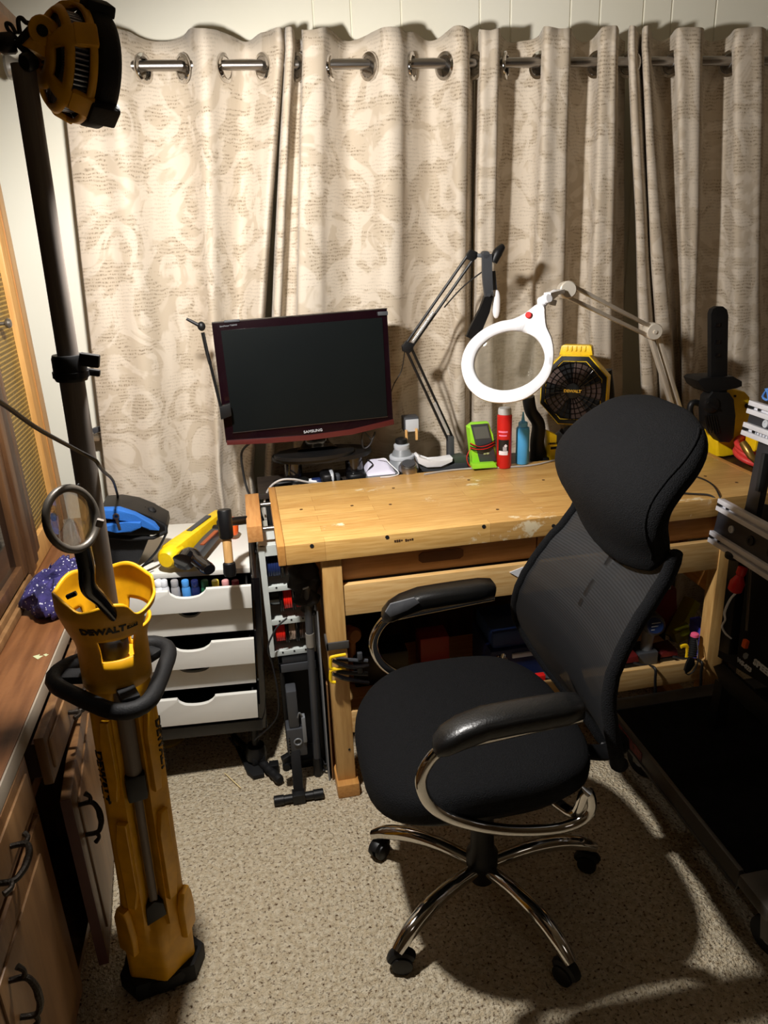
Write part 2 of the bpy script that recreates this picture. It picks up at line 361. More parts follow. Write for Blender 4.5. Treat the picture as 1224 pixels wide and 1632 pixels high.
bm = nb(); box(bm, -1.0, 2.9, -1.76, -1.7, 0, 2.45); struct('wall_front', bm, ROOMM, smooth=0)

# ------------------------------------------------------------------ curtain rod and curtains
rz = aty(700, 101, YR).z
rod = thing('curtain_rod', 'long brushed steel curtain rod running through the grommets above the curtains', 'curtain rod', (.6, YR, rz))
bm = nb(); xl = aty(40, 104, YR).x
lathe(bm, [(.0145, 0), (.0145, 2.75)], (xl, YR, rz), X, 20); obj('pole', bm, STEEL, rod)
bm = nb(); lathe(bm, [(.0, -.052), (.03, -.052), (.034, -.044), (.02, -.02), (.021, 0), (.029, .022), (.03, .03), (.016, .034), (.016, .05)], (xl, YR, rz), X, 24)
obj('finial', bm, mat('pewter_finial', (150, 146, 138), .35, .6), rod)
bm = nb(); bar(bm, (xl + .075, YR, rz), (xl + .075, YW, rz), .014, .014); box(bm, xl + .06, xl + .09, YW - .006, YW, rz - .04, rz + .04); obj('bracket', bm, STEEL, rod)

def curtain(label, pts, rings, ztop, zbot, seed):
    rnd = random.Random(seed); zt = rz + ztop; ys = YR
    top = [V((aty(a, 110, ys - d).x, ys - d, 0)) for a, b, d in pts]; low = [V((aty(b, 650, ys - d * .8).x, ys - d * .8, 0)) for a, b, d in pts]
    n = 7; T = sm(top, n); Lw = sm(low, n); nz = 44; zl = aty(300, 650, ys).z
    t = thing('curtain', label, 'curtain', (sum(v.x for v in top) / len(top), ys, zbot), group='damask grommet curtains')
    bm = nb(); uvl = bm.loops.layers.uv.new('UVMap'); s = [0]
    for i in range(1, len(T)): s.append(s[-1] + (T[i] - T[i - 1]).length)
    rows = []
    for j in range(nz + 1):
        z = zt + (zbot - zt) * j / nz; k = (rz - z) / (rz - zl); k = max(-.05, min(1.25, k))
        row = []
        for i in range(len(T)):
            p = T[i].lerp(Lw[i], k)
            w = noise.noise(V((s[i] * 9 + seed, z * 1.6, seed))) * .010 + noise.noise(V((s[i] * 22, z * 4 + seed, 3))) * .003
            edge = .012 * noise.noise(V((s[i] * 12, seed, 5))) if j == 0 else 0
            row.append(bm.verts.new((p.x + w * .4, p.y - w * min(1, k + .2), z + edge - (.012 * max(0, (p.y - YR) / .05) if j == 0 else 0))))
        rows.append(row)
    for j in range(nz):
        for i in range(len(T) - 1):
            f = bm.faces.new((rows[j][i], rows[j][i + 1], rows[j + 1][i + 1], rows[j + 1][i]))
            for l, (a, b) in zip(f.loops, ((i, j), (i + 1, j), (i + 1, j + 1), (i, j + 1))):
                l[uvl].uv = (s[a] + seed * 1.7, zt + (zbot - zt) * b / nz + seed * .37)
    obj('cloth', bm, CURT, t, smooth=80, solid=.0016)
    for px, sg in rings:
        bm = nb(); o = aty(px, 105, YR - .004); o.z = rz - .008; ax = V((.86, -.5 * sg, 0)).normalized()
        x, y = frame_of(ax)
        lathe(bm, [(.029, -.004), (.031, -.006), (.040, -.004), (.041, 0), (.040, .004), (.031, .006), (.029, .004), (.029, -.004)], o, ax, 28)
        obj('grommet', bm, CHR, t)
    return t
F, B = .056, -.052
curtain('cream damask curtain hanging beside the finial, behind the work light mast',
        [(97, 155, .01), (120, 180, .035), (150, 206, .03), (185, 240, F), (225, 275, -.02), (260, 300, B), (296, 328, -.02), (325, 345, F), (358, 358, .0), (392, 378, B), (425, 396, .02), (441, 405, F), (449, 410, .04), (453, 414, -.02)],
        [(228, 1), (291, -1), (358, 1), (418, -1)], .085, .03, 1)
curtain('cream damask curtain behind the monitor and the black spring arm',
        [(453, 428, .01), (456, 432, .05), (466, 440, .052), (470, 446, -.03), (477, 460, -.045), (482, 470, -.02), (486, 474, F), (512, 506, F), (527, 525, .01), (556, 560, B), (588, 588, -.01), (614, 612, F), (638, 636, F), (656, 655, 0), (682, 688, B), (708, 714, -.01), (730, 728, F), (744, 740, .05), (749, 744, .0), (755, 750, B)],
        [(475, -1), (527, 1), (588, -1), (657, 1), (709, -1)], .085, .03, 2)
curtain('cream damask curtain behind the white ring magnifier and the yellow fan',
        [(758, 750, B), (763, 754, -.01), (767, 758, .05), (781, 772, .055), (794, 785, .05), (797, 789, -.02), (812, 806, -.055), (838, 828, -.055), (858, 842, -.02), (868, 850, F), (888, 872, .052), (907, 892, .05), (911, 897, -.02), (924, 912, -.055), (940, 925, -.05), (950, 932, -.01), (958, 938, .05), (972, 956, .055), (982, 970, .05), (985, 975, -.03), (996, 990, -.05)],
        [(757, -1), (806, 1), (860, -1), (951, -1)], .085, .03, 3)
curtain('cream damask curtain with deep dark folds hanging behind the mini chainsaw',
        [(1001, 1016, .0), (1004, 1019, .05), (1013, 1034, .055), (1018, 1040, -.01), (1021, 1043, -.01), (1024, 1046, .058), (1034, 1066, .06), (1039, 1070, -.02), (1050, 1075, -.06), (1062, 1078, -.05), (1071, 1080, -.01), (1080, 1084, .05), (1098, 1092, .056), (1116, 1100, .052), (1120, 1105, -.03), (1135, 1120, -.06), (1152, 1140, -.05), (1162, 1152, -.01), (1172, 1165, .05), (1196, 1186, .056), (1214, 1200, .052), (1219, 1205, -.03), (1240, 1230, -.06), (1262, 1255, -.02), (1280, 1270, .05), (1330, 1320, .05)],
        [(1003, -1), (1071, -1), (1163, -1)], .085, .03, 4)

# ------------------------------------------------------------------ workbench
be = thing('workbench', 'long pale wooden workbench with a thick laminated top, drawers and a low tool tray', 'workbench', (.79, 2.1, 0))
zt = .84
bm = nb(); box(bm, .054, 1.526, 1.858, 2.362, .783, zt, .002); top = obj('top', bm, BENCH, be)
for x0, x1 in ((.033, .0535), (1.5265, 1.547)):
    bm = nb(); box(bm, x0, x1, 1.858, 2.362, .783, zt, .002); obj('end_strip', bm, PINEE, be)
for px, py in ((497, 870), (617, 856), (771, 839), (882, 838)):
    p = aty(px, py, 1.858); bm = nb(); lathe(bm, [(.0055, 0), (.0055, .004)], p + V((0, .003, 0)), (0, -1, 0), 14); obj('dog_hole', bm, DARK, be)
for px, py in ((622, 804), (866, 765), (480, 812), (561, 806), (793, 812), (627, 778), (747, 765), (1124, 759), (1174, 769)):
    p = atz(px, py, zt); bm = nb(); lathe(bm, [(.005, -.003), (.005, .0006)], p, Z, 12); obj('knot', bm, mat('dark_knot', (92, 62, 34), .6), top)
bm = nb(); q = aty(644, 861, 1.8575); rr = random.Random(5)
for k in range(9):
    if k != 4: box(bm, q.x - .027 + k * .006, q.x - .027 + k * .006 + .0045, 1.8573, 1.858, q.z - rr.uniform(.001, .004), q.z + rr.uniform(.001, .004))
obj('burned_mark', bm, mat('burned_print', (70, 46, 26), .6), top)
for x0, x1 in ((.148, .202), (1.345, 1.4)):
    for y0, y1 in ((1.868, 1.918), (2.30, 2.35)):
        bm = nb(); box(bm, x0, x1, y0, y1, .045, .783, .002); obj('leg', bm, PINEZ, be)
    bm = nb(); box(bm, x0 - .006, x1 + .008, 1.842, 2.36, .0, .047, .006); obj('foot', bm, PINEE, be)
    bm = nb(); box(bm, x0 + .01, x1 - .01, 1.918, 2.30, .50, .60, .002); obj('side_rail', bm, PINEE, be)
p = aty(557, 1195, 1.866); bm = nb(); lathe(bm, [(.0035, 0), (.0035, .003)], p + V((0, .003, 0)), (0, -1, 0), 10); obj('screw_hole', bm, DARK, be)
bm = nb(); box(bm, .202, 1.345, 1.872, 1.892, .603, .697, .002); obj('lower_rail', bm, PINE, be)
for x0, x1, hx in ((.206, .772, aty(703, 898, 1.9).x), (.776, 1.342, aty(985, 868, 1.9).x)):
    bm = nb(); box(bm, x0, x1, 1.90, 1.918, .70, .78, .001); dr = obj('drawer', bm, PINED, be)
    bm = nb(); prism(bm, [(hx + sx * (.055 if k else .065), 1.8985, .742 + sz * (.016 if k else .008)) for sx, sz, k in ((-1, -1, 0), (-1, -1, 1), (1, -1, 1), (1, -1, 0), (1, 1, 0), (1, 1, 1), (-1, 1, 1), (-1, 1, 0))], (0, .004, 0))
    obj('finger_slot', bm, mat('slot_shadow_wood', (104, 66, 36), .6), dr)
    bm = nb(); box(bm, x0 + .01, x1 - .01, 1.92, 2.28, .704, .775); obj('drawer_box', bm, PINED, dr)
bm = nb(); box(bm, .206, 1.342, 1.90, 2.35, .205, .222); obj('shelf_board', bm, PINE, be)
bm = nb(); box(bm, .202, 1.345, 1.866, 1.884, .215, .288, .002); obj('tray_lip', bm, PINE, be)
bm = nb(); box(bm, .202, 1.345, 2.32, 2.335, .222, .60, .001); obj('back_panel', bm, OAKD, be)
# vise
bm = nb(); box(bm, -.043, .0, 2.02, 2.31, .793, .842, .003)
vj = obj('vise_jaw', bm, VISEW, be)
for y in (2.06, 2.27):
    bm = nb(); lathe(bm, [(.008, 0), (.008, .08)], (-.04, y, .815), X, 12); obj('guide_rod', bm, STEEL, be)
bm = nb(); tube(bm, [aty(352, 833, 1.965), aty(372, 831, 2.06), V((-.035, 2.12, .826))], .0125, 14); obj('vise_screw', bm, BLK, be)
# ------------------------------------------------------------------ the vise's wooden handle hangs from its screw
h0, h1 = aty(357, 812, 1.96), aty(367, 918, 1.93)
dv = (h1 - h0)
bm = nb(); lathe(bm, [(.017, 0), (.019, .004), (.019, .075), (.016, .08)], h0, dv, 18); obj('vise_hub', bm, BLK, be)
bm = nb(); lathe(bm, [(.0125, .07), (.0125, dv.length - .035)], h0, dv, 16); obj('vise_handle', bm, HANDW, be)
bm = nb(); lathe(bm, [(.013, dv.length - .04), (.017, dv.length - .036), (.018, dv.length - .01), (.015, dv.length)], h0, dv, 18); obj('handle_cap', bm, BLK, be)

# ------------------------------------------------------------------ narrow shelf behind the bench, side table
sh = thing('narrow_shelf', 'narrow dark shelf between the workbench and the curtains holding monitor and tools', 'shelf', (.75, 2.46, 0))
bm = nb(); box(bm, .0, 1.54, 2.365, 2.555, .80, .818, .002); obj('board', bm, mat('dark_shelf_board', (52, 44, 38), .5, col2=(38, 32, 28), nscale=4, stretch=(1, 12, 12)), sh)
for x in (.02, 1.5):
    bm = nb(); box(bm, x, x + .02, 2.38, 2.54, 0, .80); obj('side_panel', bm, DARK, sh)
st = thing('side_table', 'dark low side table past the right end of the workbench under the yellow case', 'side table', (1.8, 2.3, 0))
bm = nb(); box(bm, 1.56, 2.15, 2.05, 2.55, .785, .81, .003); obj('table_top', bm, OAKD, st)
for x in (1.58, 2.1):
    for y in (2.07, 2.5):
        bm = nb(); box(bm, x, x + .035, y, y + .035, 0, .785); obj('leg', bm, OAKD, st)

# ------------------------------------------------------------------ base cabinets, counter and hutch on the left
def iron_handle(a, b, out, parent):
    a, b, out = V(a), V(b), V(out); d = (b - a)
    bm = nb(); tube(bm, sm([a, a + out * .9, a + d * .25 + out * 1.25, a + d * .5 + out * 1.3, a + d * .75 + out * 1.25, b + out * .9, b], 5), [.005, .0055, .007, .0055, .005], 8)
    for p, s in ((a, -1), (b, 1)): tube(bm, sm([p + out * .8, p + out * .9 + d * .18 * s, p + out * .6 + d * .32 * s], 4), [.005, .004, .0055], 8)
    return obj('handle', bm, IRON, parent)
def front(bm, y0, y1, z0, z1, x, raised=.028, t=.02):
    box(bm, x - t, x, y0, y1, z0, z1, .004)
def panel(y0, y1, z0, z1, x, inset, m, parent, t=.005):
    bm = nb(); box(bm, x - .002, x + t, y0 + inset, y1 - inset, z0 + inset, z1 - inset, .004); return obj('raised_panel', bm, m, parent)
XF = -.506
near = thing('base_cabinet', 'dim oak base cabinet nearest the viewer with wrought handles, drawer over door', 'cabinet', (-.74, .85, 0), group='oak base cabinets')
bm = nb(); box(bm, -.97, XF, .35, 1.312, .07, .71); box(bm, -.97, XF - .04, .37, 1.30, 0, .07); obj('body', bm, OAKF, near)
bm = nb(); front(bm, .66, 1.285, .598, .712, -.484); d = obj('drawer', bm, OAKF, near); panel(.66, 1.285, .598, .712, -.484, .022, OAKL, d); iron_handle((-.478, 1.035, .655), (-.478, 1.115, .655), (.028, 0, 0), d)
bm = nb(); front(bm, .9, 1.285, .10, .575, -.484); d = obj('door', bm, OAKF, near); panel(.9, 1.285, .10, .575, -.484, .05, OAKL, d); iron_handle((-.478, .985, .50), (-.478, .985, .415), (.028, 0, 0), d)
bm = nb(); front(bm, .5, .885, .10, .575, -.484); d = obj('door', bm, OAKF, near)
far = thing('base_cabinet', 'oak base cabinet behind the yellow work light, its drawer pulled and door hanging ajar', 'cabinet', (-.74, 1.9, 0), group='oak base cabinets')
bm = nb(); box(bm, -.97, XF, 1.316, 1.34, .07, .71); box(bm, -.97, XF, 1.34, 2.5, .57, .60); box(bm, -.97, -.93, 1.34, 2.5, .07, .71); box(bm, -.97, XF, 2.46, 2.5, .07, .71); box(bm, -.97, XF, 1.76, 1.8, .07, .71); box(bm, -.97, XF, 1.34, 2.5, .07, .09); box(bm, -.97, XF, 1.34, 2.5, .69, .71); box(bm, -.97, XF - .05, 1.32, 2.48, 0, .07); obj('body', bm, OAKF, far)
bm = nb(); front(bm, 1.335, 1.76, .60, .712, -.462); d = obj('drawer', bm, OAKF, far); panel(1.335, 1.76, .60, .712, -.462, .022, OAKL, d); iron_handle((-.456, 1.50, .655), (-.456, 1.58, .655), (.028, 0, 0), d)
bm = nb(); box(bm, -.9, -.485, 1.35, 1.745, .61, .69); obj('drawer_box', bm, OAKD, d)
# door hinged on its far edge and standing ajar
hy, ln, an = 1.76, .43, math.radians(6)
ux, uo = V((math.sin(an), -math.cos(an), 0)), V((math.cos(an), math.sin(an), 0)); h0 = V((XF + .002, hy, 0))
bm = nb(); rbox(bm, h0 + ux * ln / 2 + uo * .011 + Z * .33, ux, uo, Z, ln, .022, .46, .004); d = obj('door', bm, OAKF, far)
bm = nb(); rbox(bm, h0 + ux * ln / 2 + uo * .0235 + Z * .33, ux, uo, Z, ln - .1, .006, .36, .003); obj('raised_panel', bm, OAKL, d)
bm = nb(); rbox(bm, h0 + ux * (ln + .001) + uo * .011 + Z * .33, ux, uo, Z, .003, .021, .458); obj('door_edge', bm, mat('red_brown_edge', (70, 30, 22), .45, nscale=10), d)
q = h0 + ux * (ln - .05) + uo * .023; iron_handle(q + Z * .50, q + Z * .42, uo * .028, d)
bm = nb(); front(bm, 1.81, 2.45, .10, .712, -.484); obj('door', bm, OAKF, far)
ct = thing('countertop', 'worn oak countertop with grey front edge under the hutch', 'countertop', (-.73, 1.4, .712))
bm = nb(); box(bm, -.975, -.49, .34, 2.51, .713, .75, .003); obj('slab', bm, OAK, ct)
bm = nb(); box(bm, -.4895, -.4855, .34, 2.51, .714, .7495, .001); obj('edge_band', bm, mat('grey_edge_band', (150, 138, 122), .5), ct)
for px, py, s in ((62, 1047, .011), (74, 1044, .006)):
    bm = nb(); p = atz(px, py, .7502); prism(bm, [p + V((-s * 1.3, s * .5, 0)), p + V((0, -s, 0)), p + V((s * .8, s * .2, 0)), p + V((-.001, s * .4, 0)), p + V((0, s, 0))], (0, 0, .0012)); obj('paint_chip', bm, mat('pale_green_paint', (176, 180, 140), .6), ct)
hu = thing('hutch', 'tall oak hutch on the counter with a gold lattice door and dark glass panes', 'hutch', (-.8, 1.6, .75))
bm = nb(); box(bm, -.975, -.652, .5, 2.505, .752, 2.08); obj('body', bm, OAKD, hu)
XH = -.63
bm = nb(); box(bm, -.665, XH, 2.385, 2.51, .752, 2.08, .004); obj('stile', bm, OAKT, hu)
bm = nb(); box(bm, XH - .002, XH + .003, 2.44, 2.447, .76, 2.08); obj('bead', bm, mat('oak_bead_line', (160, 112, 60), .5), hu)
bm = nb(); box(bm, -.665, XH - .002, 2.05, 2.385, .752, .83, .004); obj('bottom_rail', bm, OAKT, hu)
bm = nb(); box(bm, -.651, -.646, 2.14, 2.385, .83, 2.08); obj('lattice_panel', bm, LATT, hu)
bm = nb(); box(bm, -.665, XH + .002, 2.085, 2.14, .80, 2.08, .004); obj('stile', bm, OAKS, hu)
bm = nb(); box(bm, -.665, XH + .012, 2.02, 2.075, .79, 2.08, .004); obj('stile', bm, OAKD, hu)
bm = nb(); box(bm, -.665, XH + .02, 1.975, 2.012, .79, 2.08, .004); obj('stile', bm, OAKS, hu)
for y0, y1 in ((1.30, 1.93), (.62, 1.25)):
    bm = nb(); box(bm, -.651, XH - .004, y0, y1, .83, 2.06); g = obj('glass_door', bm, DGLASS, hu)
    bm = nb(); box(bm, -.65, XH + .012, y1, y1 + .045, .80, 2.08, .004); box(bm, -.65, XH + .012, y0 - .045, y0 - .001, .80, 2.08, .004); box(bm, -.65, XH + .01, y0, y1, .80, .835, .003); obj('door_frame', bm, OAKS, g)
bm = nb(); box(bm, -.66, XH + .022, .5, 2.012, .752, .772, .003); box(bm, -.66, XH + .012, .5, 2.012, .772, .79, .003); obj('base_moulding', bm, OAKL, hu)
bm = nb(); prism(bm, [(-.65, 1.515, 2.06), (-.60, 1.515, 2.07), (-.575, 1.515, 2.10), (-.52, 1.515, 2.15), (-.505, 1.515, 2.155), (-.505, 1.515, 2.18), (-.65, 1.515, 2.18)], (0, 2.06, 0)); obj('crown_moulding', bm, OAKL, hu)
for px, py in ((75, 825), (1, 516)):
    p = atx(px, py, XH); bm = nb(); lathe(bm, [(.005, 0), (.005, .014), (.012, .018), (.014, .024), (.01, .03), (0.001, .032)], p - V((.004, 0, 0)), X, 16); obj('knob', bm, mat('aged_nickel', (118, 112, 104), .35, .8), hu)
# bandana
bm = nb(); q = atz(92, 972, .75) - Y * .02
def crump(p):
    d = noise.noise(p * 24) * .026 + noise.noise(p * 60) * .014
    return V((p.x + d, p.y + noise.noise(p * 25 + V((4, 1, 2))) * .02, max(.7505, p.z + d * 1.2)))
puff(bm, q + V((-.015, .03, .04)), V((.052, .02, 0)), V((-.02, .075, 0)), V((0, 0, .048)), .9, .9, 48, 26, crump)
puff(bm, q + V((.015, .11, .045)), V((.05, .02, 0)), V((-.02, .06, 0)), V((0, 0, .05)), .9, .9, 40, 22, crump)
bd = single('bandana', bm, PURP, 'crumpled purple paisley bandana lying on the counter against the hutch', 'bandana', smooth=60)

# ------------------------------------------------------------------ white drawer trolley
al = thing('drawer_trolley', 'white five drawer trolley with black sides on casters left of the workbench', 'drawer unit', (-.262, 2.0, 0), (0, math.radians(3.0), 0))
def lo(o): return dict(parent=o, local=True)
bm = nb(); box(bm, -.178, .178, .07, .47, .688, .705, .003); obj('top_panel', bm, WHTL, **lo(al))
for s in (-1, 1):
    bm = nb(); prism(bm, [(s * .192, .03, .17), (s * .192, .47, .17), (s * .192, .47, .70), (s * .192, .10, .70), (s * .192, .05, .68), (s * .192, .03, .62)], (.026, 0, 0), .006)
    obj('side_panel', bm, BLKG, **lo(al))
bm = nb(); box(bm, -.18, .18, .455, .47, .19, .69); obj('back_panel', bm, BLK, **lo(al))
bm = nb(); box(bm, -.185, .19, .025, .46, .165, .205, .004); obj('base', bm, DGREY, **lo(al))
rows = ((.612, .682, 0, .052), (.524, .606, .03, .035), (.428, .51, 0, .055), (.342, .422, .03, .05), (.240, .330, -.005, .055))
for z0, z1, y, w in rows:
    pts = [(-.176, y, z0), (.178, y, z0), (.178, y, z1)] + [(w * math.cos(t), y, z1 - .026 * math.sin(t) ** .8) for t in [PI * i / 14 for i in range(15)]] + [(-.176, y, z1)]
    bm = nb(); prism(bm, pts, (0, .014, 0), .0015); d = obj('drawer', bm, WHTL, **lo(al))
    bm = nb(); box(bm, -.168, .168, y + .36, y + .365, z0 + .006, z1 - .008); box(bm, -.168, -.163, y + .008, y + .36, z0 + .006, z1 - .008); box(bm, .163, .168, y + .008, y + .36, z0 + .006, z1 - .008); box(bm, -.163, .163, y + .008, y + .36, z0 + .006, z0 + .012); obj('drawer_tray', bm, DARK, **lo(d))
for x, y in ((-.15, .07), (.165, .07), (-.15, .42), (.165, .42)):
    bm = nb(); lathe(bm, [(.012, .17), (.012, .085), (.028, .08), (.033, .06), (.034, .035)], (x - x * 0, y, 0), Z, 18)
    c = obj('caster', bm, BLK, **lo(al))
    bm = nb(); lathe(bm, [(.03, -.022), (.034, -.018), (.034, .018), (.03, .022)], (x, y, .034), (.9, .3, 0), 20); obj('wheel', bm, BLKR, **lo(c))
# paint bottles in the open top drawer
for i, (px, nm, col) in enumerate(((254, 'white', (236, 236, 240)), (263, 'pearl', (214, 216, 222)), (280, 'grey', (150, 148, 150)), (297, 'sky blue', (70, 140, 210)), (312, 'navy blue', (20, 30, 76)), (328, 'dark green', (36, 96, 66)), (345, 'yellow', (224, 210, 74)), (361, 'dusty pink', (196, 140, 140)), (377, 'dark red', (120, 30, 50)))):
    p = aty(px, 930, 2.035); bm = nb(); zb = p.z - .055
    lathe(bm, [(.012, 0), (.0125, .002), (.0125, .04), (.010, .046), (.0105, .047), (.0105, .064), (.009, .066)], (p.x - .003, p.y, zb), Z, 16)
    single('paint_bottle', bm, mat('paint_' + nm.replace(' ', '_'), col, .35), 'small %s paint bottle standing in the open top drawer of the trolley' % nm, 'bottle', 'paint bottles in the top drawer')
# ================================================================== TRIPOD WORK LIGHT (folded, leaning slightly)
wl = thing('tripod_work_light', 'tall yellow and black folded tripod work light with a grey telescopic mast', 'work light', (-.338, 1.385, 0), (0, math.radians(1.7), 0))
K = dict(parent=wl, local=True); T0 = math.radians(-76)
def body_ring(z, s, notch=1.0, n=72):
    out = []
    for j in range(n):
        t = 2 * PI * j / n; d = (t - T0 + PI) % (2 * PI) - PI
        r = .070 / max(math.cos((t - T0) % (PI / 3) - PI / 6), .01) * .93
        r = min(r, .0735) * s
        a = abs(d)
        if a < .36: r = r + (.040 - r) * notch * min(1, (.36 - a) / .08)
        out.append(V((r * math.cos(t), r * math.sin(t), z)))
    return out
bm = nb(); skin(bm, [body_ring(z, s, k) for z, s, k in ((.035, 1.06, 0), (.05, 1.12, 0), (.11, 1.13, 0), (.15, 1.12, 0), (.19, 1.08, .15), (.215, 1.04, .7), (.235, 1.02, 1), (.40, 1.0, 1), (.55, .99, 1), (.70, .98, 1), (.76, .96, 1), (.785, .93, .6), (.80, .88, 0), (.84, .84, 0))])
hs = obj('leg_housing', bm, YEL, smooth=35, **K)
for s in (-1, 1):                                        # raised ribs along both sides of the slot
    for z0, z1, w in ((.26, .49, .2), (.55, .74, .16)):
        bm = nb(); a0 = T0 + s * .62; q = [(a0 - w, z0), (a0 - w, z1 - .05), (a0 - w * .5, z1), (a0 + w, z1), (a0 + w, z0 + .05), (a0 + w * .4, z0)]
        pts = [V((.0715 * math.cos(a), .0715 * math.sin(a), z)) for a, z in q]; nn = V((math.cos(a0), math.sin(a0), 0))
        prism(bm, pts, nn * .012, .002)
        obj('housing_rib', bm, YEL, parent=hs, local=True)
for s in (-1, 1):
    bm = nb(); a0 = T0 + s * 1.0; c = V((.078 * math.cos(a0), .078 * math.sin(a0), .2)); nn = V((math.cos(a0), math.sin(a0), 0)); tt = V((-nn.y, nn.x, 0))
    prism(bm, [c + tt * a + Z * b for a, b in ((-.024, -.07), (.024, -.07), (.028, -.02), (.018, .03), (.012, .05), (-.014, .05), (-.026, .02))], nn * .016, .004)
    obj('foot_guard', bm, YEL, **K)
for k in range(3):
    a = T0 + PI / 3 + k * 2 * PI / 3; c = V((math.cos(a), math.sin(a), 0)); t = V((-c.y, c.x, 0)); bm = nb()
    pts = [c * .01 - t * .03, c * .05 - t * .055, c * .092 - t * .03, c * .094 + t * .03, c * .05 + t * .055, c * .01 + t * .03]
    prism(bm, [p + Z * .026 for p in pts], (0, 0, .05), .008); obj('rubber_foot', bm, BLKR, **K)
bm = nb(); lathe(bm, [(.05, .004), (.078, .008), (.084, .03), (.08, .046), (.05, .05)], (0, 0, 0), Z, 36); obj('base_bumper', bm, BLKR, **K)
cs, tn = V((math.cos(T0), math.sin(T0), 0)), V((-math.sin(T0), math.cos(T0), 0))
bm = nb(); lathe(bm, [(.0165, .60), (.0165, .83)], cs * .050, Z, 20); obj('sliding_tube', bm, MAST, **K)
bm = nb(); rbox(bm, cs * .052 + Z * .57, tn, cs, Z, .040, .036, .062, .006); obj('tube_collar', bm, BLK, **K)
bm = nb(); lathe(bm, [(.009, .22), (.009, .56)], cs * .050, Z, 14); obj('slim_tube', bm, MAST, **K)
bm = nb(); prism(bm, [cs * .048 + tn * a + Z * b for a, b in ((-.022, .20), (.022, .215), (.018, .25), (0, .262), (-.018, .25))], cs * .03, .004); obj('tube_stop', bm, BLK, **K)
cor = [cs.copy().to_4d() for _ in range(0)]
pts = []
for j in range(48):
    t = 2 * PI * j / 48; r = .103 + .019 * math.cos(3 * (t - T0 - .12)) + .003 * math.cos(6 * (t - T0 - .12)); pts.append(V((r * math.cos(t), r * math.sin(t), .800 + .008 * math.cos(t - T0) * -1)))
bm = nb(); tube(bm, pts, .0165, 12, True); obj('bumper_handle', bm, BLKR, **K)
for k in range(3):
    bm = nb(); a = T0 + .12 + k * 2 * PI / 3; c = V((math.cos(a), math.sin(a), 0)); bar(bm, c * .055 + Z * .80, c * .108 + Z * .80, .035, .018, bev=.004)
    obj('handle_spoke', bm, BLKR, **K)
# cup with windows and a cut-down rim
bm = nb(); nu, nv = 90, 18; vs = {}
def ctop(d):
    s = lambda x: 1 / (1 + math.exp(-x * 22))
    return 1.003 - .010 * s(d + .75) * s(.36 - d) - .034 * s(d - .40) * s(1.55 - d) + .006 * math.cos(5 * d)
def crad(z): return .064 + .026 * max(0, min(1, (z - .895) / .075)) ** .8
def cup(i, j):
    t = T0 + 2 * PI * i / nu - PI; d = 2 * PI * i / nu - PI; tp_ = ctop(d); lv = [.80, .82, .845, .868, .884, .90, .918, .926, .934, .942]
    z = lv[j] if j < 10 else lv[-1] + (tp_ - lv[-1]) * (j - 9) / (nv - 9); r = crad(z)
    return V((r * math.cos(t), r * math.sin(t), z))
for i in range(nu):
    d = 2 * PI * (i + .5) / nu - PI
    for j in range(nv):
        if -.42 < d < .55 and 3 <= j < 6: continue
        if abs(abs(d) - 2.1) < .42 and 2 <= j < 8: continue
        if .78 < d < 1.7 and 7 <= j < nv - 4: continue
        q = []
        for a, b in ((i, j), (i + 1, j), (i + 1, j + 1), (i, j + 1)):
            a %= nu
            if (a, b) not in vs: vs[(a, b)] = bm.verts.new(cup(a, b))
            q.append(vs[(a, b)])
        bm.faces.new(q)
cupo = obj('storage_cup', bm, YEL, solid=.005, **K)
text_round('logo', 'DEWALT', .0135, .0856, T0 - .21, .944, BLK, cupo, wide=1.1, slope=.3)
nn = V((math.cos(T0 + .42), math.sin(T0 + .46), 0)); c = nn * .0845 + Z * .946; t2 = V((-nn.y, nn.x, 0))
bm = nb(); rbox(bm, c, t2, Z, nn, .022, .015, .005, .001); bd2 = obj('voltage_badge', bm, BLK, parent=cupo, local=True)
text('voltage_text', '20V', .008, c + nn * .003, t2, Z, mat('badge_tan', (190, 150, 60), .5), bd2, local=True)
for a, zc, h in ((T0 - 1.0, .60, .019), (T0 + 1.02, .64, .019)):
    text_round('side_logo', 'DEWALT', h, .0705, a, zc, BLK, hs, vertical=True, depth=.002, wide=1.2)
# mast
bm = nb(); lathe(bm, [(.021, .79), (.021, 1.425)], (0, 0, 0), Z, 24); obj('lower_mast', bm, MAST, **K)
bm = nb(); lathe(bm, [(.0175, 1.40), (.0175, 1.87)], (0, 0, 0), Z, 24); obj('upper_mast', bm, MAST, **K)
bm = nb(); lathe(bm, [(.026, 1.392), (.028, 1.397), (.028, 1.43), (.026, 1.436)], (0, 0, 0), Z, 24); lathe(bm, [(.030, 1.398), (.030, 1.408)], (0, 0, 0), Z, 24)
bar(bm, (.02, -.012, 1.43), (.052, -.012, 1.424), .016, .022, bev=.003); bar(bm, (.02, .012, 1.405), (.046, .012, 1.40), .012, .012, bev=.003); obj('mast_clamp', bm, BLK, **K)
bm = nb(); lathe(bm, [(.028, .85), (.03, .86), (.03, .885), (.026, .89)], (0, 0, 0), Z, 20); bar(bm, (.02, -.03, .895), (.045, -.02, .915), .014, .012, bev=.003); obj('inner_clamp', bm, BLK, **K)
